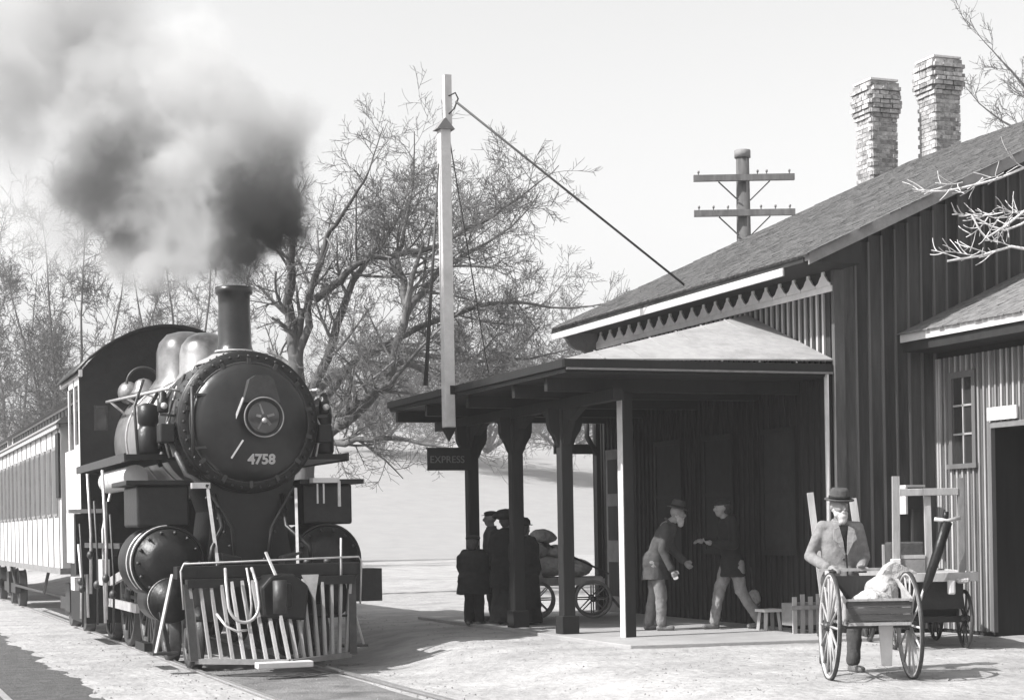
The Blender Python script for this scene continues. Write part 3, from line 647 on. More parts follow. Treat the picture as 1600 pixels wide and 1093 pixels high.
# pilot beam, slats and fittings
pb = MB().box((LC - 1.09, 20.18, .90), (LC + 1.12, 20.42, 1.05)).build('pilot_beam', M['iron'], lo, bevel=.01)
MB().box((LC - 1.0, 20.0, .80), (LC + 1.0, 20.175, .90)).build('pilot_head', M['iron'], lo)
for k in range(17):
    s = -1 + 2 * k / 16.0
    tp_ = (LC + s * .97, 20.08 - .10 * (1 - abs(s)), .86); bt = (LC + s * .88 , 19.25 + .75 * abs(s), -.03)
    MB().bar(tp_, bt, .034, .06, up=(0, 1, 0)).build('pilot_slat', M['weathered'], lo)
for s in (-1, 1):
    MB().bar((LC, 19.21, -.045), (LC + s * .92, 19.98, -.045), .07, .06).build('pilot_foot_rail', M['trim'], lo)
    MB().bar((LC + s * .99, 20.1, .84), (LC + s * .95, 19.96, -.04), .09, .08, up=Y).build('pilot_post', M['iron2'], lo)
    MB().bar((LC + s * .50, 19.93, .42), (LC + s * .93, 20.05, .42), .03, .03).build('pilot_brace', M['iron'], lo)
MB().box((LC - .40, 19.08, -.10), (LC + .24, 19.26, -.03)).build('nose_plate', M['whitepaint'], lo, bevel=.01)
MB().prism([(LC - .20, 19.62, .45), (LC + .30, 19.62, .40), (LC + .34, 19.62, .80), (LC + .16, 19.62, .95), (LC - .10, 19.62, .93), (LC - .22, 19.62, .80)], (0, .55, 0)).build('coupler_pocket', M['iron'], lo, bevel=.03)
cp = MB().box((LC - .09, 19.42, .55), (LC + .10, 19.7, .85)).build('coupler', M['iron'], lo, bevel=.04)
MB().lathe((LC - .06, 19.40, .50), (0, 0, 1), [(0, .0), (0, .08), (.38, .08), (.38, 0)], 14).build('knuckle', M['iron2'], cp)
MB().bar((LC - .02, 19.7, .9), (LC - .10, 19.9, 1.20), .03, .02).build('uncoupling_lever', M['steel'], cp)
MB().tube([(LC - 1.03, 20.12, .55), (LC - 1.06, 20.10, 1.0), (LC - 1.03, 20.08, 1.08), (LC, 20.06, 1.10), (LC + 1.08, 20.08, 1.12), (LC + 1.12, 20.1, 1.06), (LC + 1.10, 20.12, .55)], .012, 8).build('handrail', M['steel'], lo)
def hose(pts, r, m, nm='air_hose'): MB().tube(pts, r, 8).build(nm, m, lo)
hp_ = []
for k in range(17):
    a = math.pi * k / 16; hp_.append((LC - .41 + .18 * -math.cos(a) , 19.72 - .05 * math.sin(a), .62 - .22 * math.sin(a)))
hose([(LC - .57, 19.95, 1.02), (LC - .59, 19.82, .85)] + hp_ + [(LC - .24, 19.80, .85), (LC - .26, 19.95, 1.02)], .019, M['steel'])
hose([(LC - .70, 19.85, .50), (LC - .62, 19.72, .36), (LC - .50, 19.68, .30), (LC - .38, 19.70, .31)], .016, M['steel'])
hose([(LC - .33, 19.9, 1.02), (LC - .32, 19.78, .8), (LC - .31, 19.76, .6), (LC - .33, 19.75, .42)], .014, M['steel'])
MB().prism([(LC + .27, 19.66, .93), (LC + .47, 19.66, .93), (LC + .42, 19.66, .62)], (0, .04, 0)).build('chain_plate', M['steel'], lo)
MB().tube([(LC + .86, 20.1, .75), (LC + .87, 20.1, 1.35)], .014, 6).build('flag_staff', M['steel'], lo)
for xx in (-.95, -.55, .5, .75): MB().sphere((LC + xx, 20.3, 1.07), (.05, .05, .04), 10, 6).build('beam_fitting', M['iron2'], lo)
MB().box((LC + .78, 21.02, 2.04), (LC + 1.12, 21.2, 2.10)).build('side_step', M['whitepaint'], lo)
for xx in (.84, .92): MB().bar((LC + xx, 21.05, 2.03), (LC + xx, 21.05, 1.78), .02, .02).build('step_strut', M['steel'], lo)
MB().bar((LC + 1.12, 21.05, 2.06), (LC + 1.12, 21.05, 1.74), .035, .03).build('step_strut', M['steel'], lo)
rc_ = random.Random(8)
for s in (-1, 1):
    # pipework, cocks and brackets crowding the smokebox flanks
    for k in range(5):
        a = .1 + k * .22; r0 = .92
        MB().tube([(LC + s * r0 * math.cos(a), LF + .25 + .12 * k, ZB + r0 * math.sin(a)), (LC + s * (r0 + .06), LF + .22 + .12 * k, ZB - .05 - .04 * k), (LC + s * (r0 - .02), LF + .2 + .15 * k, ZB - .42)], .013 + .006 * (k % 2), 6).build('side_pipe', M['iron2' if k % 2 else 'steel'], lo)
        MB().lathe((LC + s * (r0 + .03), LF + .2 + .12 * k, ZB - .1 - .05 * k), (s, 0, 0), [(0, 0), (0, .035), (.05, .03), (.05, .05), (.07, .05), (.08, 0)], 10).build('pipe_valve', M['iron2'], lo)
    MB().box((LC + s * .9, LF + .05, ZB - .25), (LC + s * 1.08, LF + .35, ZB - .02)).build('lubricator', M['iron'], lo, bevel=.02)
    MB().lathe((LC + s * 1.12, LF + .7, 2.43), (0, 0, 1), [(0, .13), (.04, .15), (.30, .15), (.34, .10), (.36, .10), (.40, .13), (.60, .13), (.64, .05), (.64, 0)], 20).build('air_pump', M['iron'], lo)
    MB().tube([(LC + s * .62, 20.6, 1.03), (LC + s * .60, 20.55, 1.25), (LC + s * .4, 20.9, 1.5), (LC + s * .42, 21.2, 1.9)], .03, 8).build('side_pipe', M['iron'], lo)
    MB().prism([(LC + s * .25, 20.5, 1.03), (LC + s * .5, 20.5, 1.03), (LC + s * .5, 20.5, 1.2), (LC + s * .25, 20.5, 1.14)], (0, .25, 0)).build('deck_casting', M['iron'], lo, bevel=.02)
    for k in range(6): MB().sphere((LC + s * (.18 + .07 * k), 21.18, 1.1 + .17 * k * (1 if k < 4 else .9)), .02, 8, 5).build('saddle_bolt', M['iron2'], lo)
    MB().tube([(LC + s * .2, 21.1, 1.05), (LC + s * .25, 21.05, 1.5), (LC + s * .55, 21.08, 2.0)], .022, 8).build('side_pipe', M['iron2'], lo)
# cab
y0c, y1c, hw = 26.5, 28.35, 1.36
arch = [(LC - hw, 3.86)] + [(LC + hw * math.sin(a), 3.30 + 1.30 * math.cos(a) + .0) for a in [(-1.0 + 2.0 * k / 14) for k in range(15)]]
arch = [(LC + (hw) * (k / 7.0 - 1), 3.86 + .74 * math.cos((k / 7.0 - 1) * math.pi / 2) ** .8) for k in range(15)]
front = [(LC - hw, y0c, 1.0)] + [(a, y0c, b) for a, b in arch] + [(LC + hw, y0c, 1.0)]
cab = MB().prism(front, (0, .05, 0)).build('cab_front', M['iron'], lo)
for (xa, za, wd, hh) in ((LC - 1.15, 3.0, .20, .38), (LC + .95, 3.0, .22, .38)):
    f_ = MB().box((xa, y0c - .02, za), (xa + wd, y0c - .005, za + hh)).build('window', M['iron2'], cab)
    MB().box((xa + .03, y0c - .026, za + .03), (xa + wd - .03, y0c - .021, za + hh - .03)).build('pane', M['glass'], f_)
def cabside(s):
    m = MB(); x = LC + s * hw
    def b(y0, y1, z0, z1): m.box((x - .03 if s > 0 else x, y0, z0), (x if s > 0 else x + .03, y1, z1))
    b(y0c + .052, y1c, 1.0, 2.75); b(y0c + .052, y0c + .16, 2.75, 3.84); b(y0c + .62, y0c + .72, 2.75, 3.84); b(y1c - .55, y1c - .45, 2.75, 3.84); b(y0c + .16, y1c - .45, 3.70, 3.84); b(y0c + .16, y0c + .62, 2.75, 2.8)
    c = m.build('cab_side', M['cabpaint'], lo); return c
cabside(-1); cabside(1)
rc = MB(); n = len(arch)
vs_ = [(LC + (a - LC) * 1.05, y, b + .02) for y in (y0c - .12, y1c + .35) for a, b in arch] + [(LC + (a - LC) * 1.05, y, b - .03) for y in (y0c - .12, y1c + .35) for a, b in arch]
rc.add(vs_, [(i, i + 1, n + i + 1, n + i) for i in range(n - 1)] + [(2 * n + i, 3 * n + i, 3 * n + i + 1, 2 * n + i + 1) for i in range(n - 1)] + [(i, 2 * n + i, 2 * n + i + 1, i + 1) for i in range(n - 1)] + [(n - 1, 2 * n - 1, 4 * n - 1, 3 * n - 1), (0, n, 3 * n, 2 * n)], True)
rc.build('cab_roof', M['iron'], lo)
MB().box((LC - hw - .02, y0c - .15, 3.80), (LC - hw + .03, y1c + .4, 3.90)).build('eave_strip', M['cabpaint'], lo)
MB().box((LC - hw - .22, y0c - .25, 1.76), (LC - hw + .3, y0c + .0, 1.82)).build('cab_step', M['steel'], lo)
MB().box((LC - hw - .12, y0c - .22, .85), (LC - hw + .34, y0c - .02, 1.755)).build('lower_cab_box', M['iron'], lo)
MB().box((LC - hw + .05, y0c + .06, .1), (LC + hw - .05, y1c, 1.0)).build('ash_pan', M['iron'], lo)
MB().box((LC - hw - .1, y0c + .15, .60), (LC - hw + .03, y0c + .6, .80)).build('injector', M['whitepaint'], lo)

# ------------------------------------------------------------------ railway cars behind
def railcar(y0, y1, label, first):
    t = thing('passenger_car', label, 'rail car', (LC, y0, -.196), group='cars standing behind the locomotive')
    x0, x1 = LC - 1.40, LC + 1.40
    MB().box((x0 + .02, y0, .86), (x1 - .02, y1, 3.28)).build('body', M['carpaint'], t)
    MB().box((x0 - .02, y0 - .01, .80), (x0 + .3, y1, .90)).build('sill', M['trim'], t)
    n = int((y1 - y0) / .9); yy = y0 + .45
    while yy < y1 - .6:
        f_ = MB().box((x0 - .006, yy, 1.75), (x0 + .018, yy + .56, 2.9)).build('window', M['trim'], t)
        MB().box((x0 - .012, yy + .05, 1.8), (x0 - .0065, yy + .51, 2.84)).build('pane', mat('car_window_glass', .05, .3, .2), f_)
        MB().box((x0 + .005, yy - .19, .9), (x0 + .0185, yy - .15, 3.17)).build('pilaster', M['trim'], t)
        yy += .86
    if first: MB().box((x0 - .02, y0 + .02, 2.05), (x0 + .015, y0 + .42, 3.1)).build('end_door', M['darkwood'], t)
    MB().box((x0 - .05, y0 - .05, 3.17), (x0 - .005, y1, 3.24)).build('letter_rail', M['paletrim'], t)
    rr = MB(); prof = [(-1.48, 3.24), (-1.40, 3.32), (-1.1, 3.44), (-.75, 3.52), (-.75, 3.26)]
    rr.prism([(LC + a, y0 - .3, b) for a, b in prof], (0, y1 - y0 + .5, 0)).prism([(LC - a, y0 - .3, b) for a, b in prof][::-1], (0, y1 - y0 + .5, 0))
    rr.build('roof', M['trim'], t)
    MB().box((LC - .74, y0 + .1, 3.29), (LC + .74, y1 - .2, 3.86)).build('clerestory', M['paletrim'], t)
    yy = y0 + .3
    while yy < y1 - .6:
        MB().box((LC - .765, yy, 3.56), (LC - .745, yy + .38, 3.80)).build('clerestory_window', M['darkwood'], t); yy += .55
    MB().prism([(LC + a, y0 - .25, b) for a, b in ((-.86, 3.86), (-.6, 3.97), (0, 4.03), (.6, 3.97), (.86, 3.86))], (0, y1 - y0 + .3, 0)).build('upper_roof', M['trim'], t)
    for yb in (y0 + 1.2, y1 - 3.0):
        tr = MB().box((LC - 1.02, yb - .5, .12), (LC - .90, yb + 2.3, .34)).box((LC - 1.06, yb + .6, .1), (LC - .88, yb + 1.2, .6)).build('truck', M['iron2'], t)
        for yw in (yb, yb + 1.8):
            MB().lathe((LC - .90, yw, .22), (1, 0, 0), [(0, .0), (0, .10), (.02, .12), (.03, .36), (.0, .38), (.0, .415), (.12, .415), (.13, .44), (.16, .44)], 28).build('wheel', M['iron2'], tr)
    MB().tube([(x0 + .25, y0 + 4, .84), (x0 + .25, y0 + 5, .35), (x0 + .25, y1 - 5, .35), (x0 + .25, y1 - 4, .84)], .03, 6).build('truss_rod', M['iron2'], t)
    return t
railcar(28.8, 44.5, 'pale passenger car with clerestory roof directly behind the locomotive cab', True)
railcar(45.3, 61.0, 'second pale passenger car at the extreme left edge, behind the first', False)

# ------------------------------------------------------------------ wheels for the carts
def spoked_wheel(parent, c, R, axis=(1, 0, 0), n=12, name='wheel', m=None, rim=.022, tyre=None):
    m = m or M['weathered']
    w = MB().torus(c, axis, R - rim, rim, 40, 8).build(name, m, parent, world=False)
    ax = Vector(axis).normalized(); x, y, d = frame(ax); C_ = Vector(c)
    s = MB()
    for k in range(n):
        a = 2 * math.pi * k / n; e = x * math.cos(a) + y * math.sin(a); s.tube([C_ + e * .04, C_ + e * (R - rim * 1.5)], [.013, .010], 6)
    s.build('spokes', m, w, world=False)
    MB().lathe(C_ - ax * .06, ax, [(0, 0), (0, .03), (.03, .045), (.09, .045), (.12, .03), (.12, 0)], 14).build('hub', M['iron2'], w, world=False)
    if tyre:
        MB().lathe(C_ - ax * rim, ax, [(0, R - .004), (0, R + .006), (2 * rim, R + .006), (2 * rim, R - .004), (0, R - .004)], 40, caps=False).build('tyre', tyre, w, world=False)
    return w
RZC = -TH
# ------------------------------------------------------------------ hand cart in front
hc = thing('hand_cart', 'two wheeled pale hand cart with slatted tray and canvas sacks, front right', 'cart', (8.77, 13.56, 0), RZC)
for s in (-1, 1):
    w_ = spoked_wheel(hc, (s * .365, 0, .485), .485, (1, 0, .03 * s), 14, m=M['weathered'], rim=.018, tyre=M['iron2'])
MB().bar((-.36, 0, .485), (.36, 0, .485), .045, .045).build('axle', M['iron2'], hc, world=False)
MB().bar((-.25, -.30, .52), (.31, -.30, .52), .02, .03).build('front_rail', M['weathered'], hc, world=False)
for i in range(3):
    MB().box((-.26, -.315 + .003 * i, .545 + i * .062), (.32, -.297, .545 + i * .062 + .058)).build('front_board', M['cartshade'], hc, world=False)  # front boards darker than the sides, shade put into their colour
MB().bar((-.28, -.31, .735), (.34, -.31, .735), .03, .02).build('front_rail', M['weathered'], hc, world=False)
for s, x in ((-1, -.27), (1, .33)):
    MB().prism([(x, -.29, .53), (x, .50, .66), (x, .50, .93), (x, .40, .93), (x, -.29, .73)], (-.014, 0, 0)).build('side_board', M['weathered'], hc, world=False)
    MB().bar((x - .02, -.33, .73), (x - .02, .55, .965), .03, .03).build('shaft', M['weathered'], hc, world=False)
MB().box((-.255, -.28, .50), (.315, .50, .52)).build('floor_board', M['trim'], hc, world=False)
MB().prism([(-.27, .48, .62), (.32, .48, .62), (.32, .48, .93), (-.27, .48, .93)], (0, .015, 0)).build('back_board', M['darkwood'], hc, world=False)
MB().bar((-.36, .56, .985), (.36, .56, .985), .028, .028).build('handle', M['weathered'], hc, world=False)
MB().prism([(.01, -.06, .0), (.10, -.06, .0), (.12, -.06, .49), (-.02, -.06, .49)][::1], (0, .03, 0)).build('prop_leg', M['whitepaint'], hc, world=False).location = (0.08, -.02, .12)
def sack(loc, r, label, seed, rz=0, parent=None):
    rs = random.Random(seed); mb = MB().sphere((0, 0, r[2]), r, 20, 14)
    for k in range(5): mb.sphere((rs.uniform(-.5, .5) * r[0], rs.uniform(-.5, .5) * r[1], r[2] * rs.uniform(.7, 1.3)), (r[0] * .55, r[1] * .55, r[2] * .6), 14, 10)
    o = remeshed(mb, 'canvas_sack', M['sack'], None, .014, 5, .035, .09); o.location = loc; o.rotation_euler = (0, 0, rz)
    return tag(o, label, 'sack')
def lc(x, y, z): q = TR @ Vector((x, y, z)); return (8.77 + q.x, 13.56 + q.y, z)
sack(lc(.0, -.12, .52), (.20, .15, .15), 'pale canvas sack at the front of the hand cart tray', 1)
sack(lc(.16, .2, .55), (.14, .18, .20), 'pale canvas sack at the back right of the hand cart tray', 2)
tag(MB().prism([(-.16, -.1, 0), (.20, -.1, 0), (.22, -.1, .10), (.02, -.1, .20), (-.05, -.1, .16)], (0, .22, 0)).build('folded_canvas', M['sack'], None), 'bright folded canvas lying on the back edge of the hand cart', 'cloth').location = lc(.28, .36, .86)
bpy.data.objects['folded_canvas'].rotation_euler = (0, 0, RZC)

# ------------------------------------------------------------------ big baggage wagon by the annex
bw = thing('baggage_wagon', 'weathered baggage wagon with tall upright end frame beside the annex', 'wagon', (11.35, 16.35, 0), RZC)
def bx(n, m, a, b, bev=0): return MB().box(a, b).build(n, m, bw, world=False, bevel=bev)
for i in range(7): bx('deck_board', M['weathered'], (-.45 + .005, -.30 + i * .30 * 1.0, .815), (.45, -.30 + i * .30 + .29, .845))
bx('deck_rim', M['weathered'], (-.47, -.335, .76), (.47, -.303, .86), .005)
for s in (-1, 1): bx('deck_side', M['weathered'], (s * .455, -.30, .76), (s * .485, 1.8, .86))
MB().bar((-.42, -.28, .80), (-.41, -.28, 1.93), .075, .06, up=Y).build('upright', M['weathered'], bw, world=False)
MB().bar((.30, -.28, .80), (.30, -.28, 1.90), .065, .06, up=Y).build('upright', M['trim'], bw, world=False)
MB().bar((-.05, -.25, .80), (-.06, -.25, 1.72), .07, .05, up=Y).build('upright', M['weathered'], bw, world=False)
bx('cross_rail', M['weathered'], (-.38, -.32, 1.71), (.27, -.27, 1.79), .005)
bx('cross_rail', M['weathered'], (-.37, -.29, 1.02), (-.10, -.25, 1.06))
bx('end_panel', M['trim'], (-.37, -.285, .86), (-.10, -.262, 1.02))
bx('stake_pocket', M['whitepaint'], (-.48, -.35, .84), (-.38, -.25, 1.02), .01)
bx('upright', M['weathered'], (-.56, -.24, .86), (-.535, -.21, 1.18))
for (yy, rr_) in ((.0, .33), (1.35, .36)):
    for s in (-1, 1):
        spoked_wheel(bw, (s * .40, yy, rr_), rr_, (1, 0, 0), 10, m=M['iron2'], rim=.022)
    MB().bar((-.4, yy, rr_), (.4, yy, rr_), .07, .07).build('axle', M['iron'], bw, world=False)
bx('bolster', M['iron'], (-.35, -.15, .45), (.35, .15, .76)); bx('bolster', M['iron'], (-.35, 1.2, .50), (.35, 1.5, .76))
bx('tool_chest', M['iron'], (-.30, .2, .30), (.36, 1.1, .72), .01)
MB().tube([(-.15, -.38, .62), (-.10, -.44, .80), (.0, -.46, 1.10), (.10, -.48, 1.42)], [.035, .05, .055, .06], 8).build('tongue', M['iron'], bw, world=False)
MB().tube([(-.22, -.38, .45), (-.17, -.40, .62), (-.12, -.44, .8)], .016, 6).build('tongue_strap', M['steel'], bw, world=False)
MB().tube([(-.04, -.48, 1.45), (.10, -.50, 1.43), (.24, -.48, 1.46)], .022, 8).build('tongue_grip', M['steel'], bw, world=False)
MB().tube([(.08, -.48, 1.43), (.09, -.48, 1.53)], .03, 8).build('tongue_tip', M['iron'], bw, world=False)
bx('brake_shoe', M['whitepaint'], (.12, -.42, .62), (.20, -.34, .78), .02)
bx('fender', M['sack'], (.22, -.40, .74), (.36, -.34, .80), .02)
sk2 = tag(MB().box((-.20, -.15, 0), (.20, .15, .34)).build('trunk', M['coatmid'], None, bevel=.02), 'dark travelling trunk standing on the baggage wagon deck', 'trunk'); sk2.location = (11.75, 17.4, .847); sk2.rotation_euler = (0, 0, RZC)

# hand truck leaning against the station corner, behind the man
ht = thing('hand_truck', 'wooden hand truck with two pale tapered handles behind the bearded man', 'hand truck', (11.35, 18.15, 0), RZC)
MB().bar((-.20, .0, .25), (-.34, .15, 1.80), .075, .045, up=Y).build('handle', M['weathered'], ht, world=False)
MB().bar((.34, .0, .25), (.18, .15, 1.72), .085, .045, up=Y).build('handle', M['weathered'], ht, world=False)
for z in (.5, .9, 1.2): MB().bar((-.24, .03 + z * .05, z), (.22 - z * .06, .03 + z * .05, z), .05, .03).build('rung', M['weathered'], ht, world=False)
for s in (-1, 1): MB().lathe((s * .24, 0, .12), (s, 0, 0), [(0, 0), (0, .12), (.05, .12), (.05, 0)], 20).build('wheel', M['iron2'], ht, world=False)
MB().box((-.22, -.2, .02), (.22, .02, .04)).build('toe_plate', M['iron2'], ht, world=False)
# stool and short slatted crates against the wall
bs = thing('wooden_stool', 'small wooden stool with pale top against the shaded wall', 'stool', (11.25, 19.75, .045), 0)
MB().box((-.14, -.13, .24), (.14, .13, .275)).build('seat', M['whitepaint'], bs, world=False)
for (i, j) in ((-1, -1), (1, -1), (-1, 1), (1, 1)): MB().bar((i * .11, j * .10, 0), (i * .09, j * .08, .24), .05, .04).build('leg', M['weathered'], bs, world=False)
cr = thing('slatted_crate', 'upright slatted crate standing beside the corner downpipe', 'crate', (11.32, 19.05, .045), 0)
for k in range(4): MB().box((-.21 + k * .115, -.14, 0), (-.15 + k * .115, -.12, .46 + (.03 if k % 2 else 0))).build('slat', M['weathered'], cr, world=False)
MB().box((-.21, -.119, .10), (.20, .14, .38)).build('crate_body', M['trim'], cr, world=False)
MB().box((-.24, -.16, .30), (.24, -.141, .35)).build('rail', M['weathered'], cr, world=False)

# ------------------------------------------------------------------ loaded baggage cart beyond the posts
lw = thing('loaded_cart', 'baggage cart heaped with pale sacks beyond the canopy posts', 'cart', (10.25, 24.4, .045), RZC)
MB().box((-.75, -.35, .56), (.65, .35, .62)).build('deck', M['weathered'], lw, world=False)
for xx in (-.36, .50):
    for yy in (-.37, .37): spoked_wheel(lw, (xx, yy, .29), .29, (0, 1, 0), 8, m=M['trim'], rim=.024)
    MB().bar((xx, -.33, .29), (xx, .33, .29), .05, .05).build('axle', M['iron2'], lw, world=False)
MB().box((-.78, -.37, .50), (.68, -.352, .60)).build('deck_rim', M['weathered'], lw, world=False)
MB().bar((.62, -.3, .5), (.95, -.3, .1), .04, .04).build('drawbar', M['iron2'], lw, world=False)
def ll(x, y, z): q = TR @ Vector((x, y, 0)); return (10.25 + q.x, 24.4 + q.y, z + .045)
pile = [(-.50, 0, .62, .24, .30, .17, 'mail sack at the left end of the heap on the far cart'), (-.15, .05, .62, .26, .28, .17, 'mail sack in the middle of the heap on the far cart'), (.24, 0, .62, .25, .28, .14, 'mail sack at the right end of the heap on the far cart'),
        (-.36, .02, .90, .22, .24, .14, 'mail sack second from the top of the heap on the far cart'), (.02, 0, .90, .22, .24, .11, 'small mail sack halfway down the right slope of the heap'), (-.26, .0, 1.12, .19, .2, .12, 'topmost mail sack of the heap on the far cart')]
for i, (a, b, c, ra, rb_, rc_, lb) in enumerate(pile):
    o = sack(ll(a, b, c), (ra, rb_, rc_), lb, 20 + i, i * .7); o['group'] = 'sacks heaped on the far cart'; o.name = 'mail_sack'
tag(MB().bar((-.5, -.1, 1.28), (.75, -.15, .66), .09, .03).build('plank', M['darkwood'], None), 'dark plank leaning over the heaped sacks on the far cart', 'plank').location = (0, 0, 0)
pk = bpy.data.objects['plank']; pk.location = (10.25, 24.4, .045); pk.rotation_euler = (0, 0, RZC)

# ------------------------------------------------------------------ people
def cap(mb, p, q, r0, r1, n=14):
    p, q = Vector(p), Vector(q); pts = [p.lerp(q, t) for t in (0, .33, .66, 1)]
    mb.tube(pts, [r0 + (r1 - r0) * t for t in (0, .33, .66, 1)], n); mb.sphere(p, r0, 12, 8); mb.sphere(q, r1, 12, 8); return mb
def loft(mb, rings, n=20):
    """rings: (centre, rx, ry) stacked ellipses along the spine"""
    vs = []; fs = []
    for c, rx, ry in rings:
        for k in range(n):
            a = 2 * math.pi * k / n; vs.append((c[0] + rx * math.cos(a), c[1] + ry * math.sin(a), c[2]))
    for i in range(len(rings) - 1):
        for k in range(n): fs.append((i * n + k, i * n + (k + 1) % n, (i + 1) * n + (k + 1) % n, (i + 1) * n + k))
    fs += [tuple(range(n))[::-1], tuple((len(rings) - 1) * n + k for k in range(n))]
    mb.add(vs, fs, True)
def hand(mb, w, d, out, curl=.5, s=1.0):
    """palm and five fingers; w wrist, d direction of the hand, out = thumb side"""
    w = Vector(w); d = Vector(d).normalized(); o = Vector(out); o = (o - d * o.dot(d)).normalized(); nrm = d.cross(o).normalized()
    pc = w + d * .045 * s
    mb.sphere(pc, .036 * s, 10, 8); mb.sphere(w + d * .075 * s + o * .016, .026 * s, 10, 8); mb.sphere(w + d * .075 * s - o * .016, .026 * s, 10, 8)
    for i, (off, ln) in enumerate(((.030, .070), (.011, .080), (-.009, .074), (-.028, .058))):
        a = w + d * .085 * s + o * off * s; b = a + d * ln * .45 * s + nrm * curl * .02; c = b + (d * (1 - curl) + nrm * curl).normalized() * ln * .35 * s; e = c + (d * (1 - 2 * curl) + nrm * curl * 1.6).normalized() * ln * .28 * s
        mb.tube([a, b, c, e], [.0095 * s, .009 * s, .0085 * s, .007 * s], 8)
    a = w + d * .03 * s + o * .03 * s; mb.tube([a, a + (o + d * .6).normalized() * .035 * s, a + (o * .5 + d).normalized() * .07 * s], [.014 * s, .012 * s, .009 * s], 8)
def head(mb, c, face, sc_=1.0):
    """skull, jaw, nose, brow and ears; face = direction looked at"""
    c = Vector(c); f = Vector(face).normalized(); u = Vector((0, 0, 1)); u = (u - f * u.dot(f)).normalized(); r = f.cross(u)
    P_ = lambda a, b, d: c + r * a * sc_ + f * b * sc_ + u * d * sc_
    mb.sphere(P_(0, -.01, .03), .088 * sc_, 18, 12); mb.sphere(P_(0, .015, .0), .075 * sc_, 16, 12)
    mb.sphere(P_(0, .035, -.06), .048 * sc_, 14, 10); mb.sphere(P_(0, .02, -.035), .062 * sc_, 14, 10)
    mb.tube([P_(0, .078, .03), P_(0, .10, .0), P_(0, .108, -.018)], [.010, .014, .017], 8); mb.sphere(P_(0, .10, -.02), .016, 8, 6)
    for s in (-1, 1):
        mb.sphere(P_(s * .032, .078, .035), .016, 8, 6); mb.sphere(P_(s * .086, -.005, .0), (.012, .02, .03) if abs(f.y) > .7 else (.02, .012, .03), 8, 6)
        mb.sphere(P_(s * .035, .066, -.015), .022, 8, 6)
    mb.sphere(P_(0, .078, -.047), .016, 8, 6)
    return P_
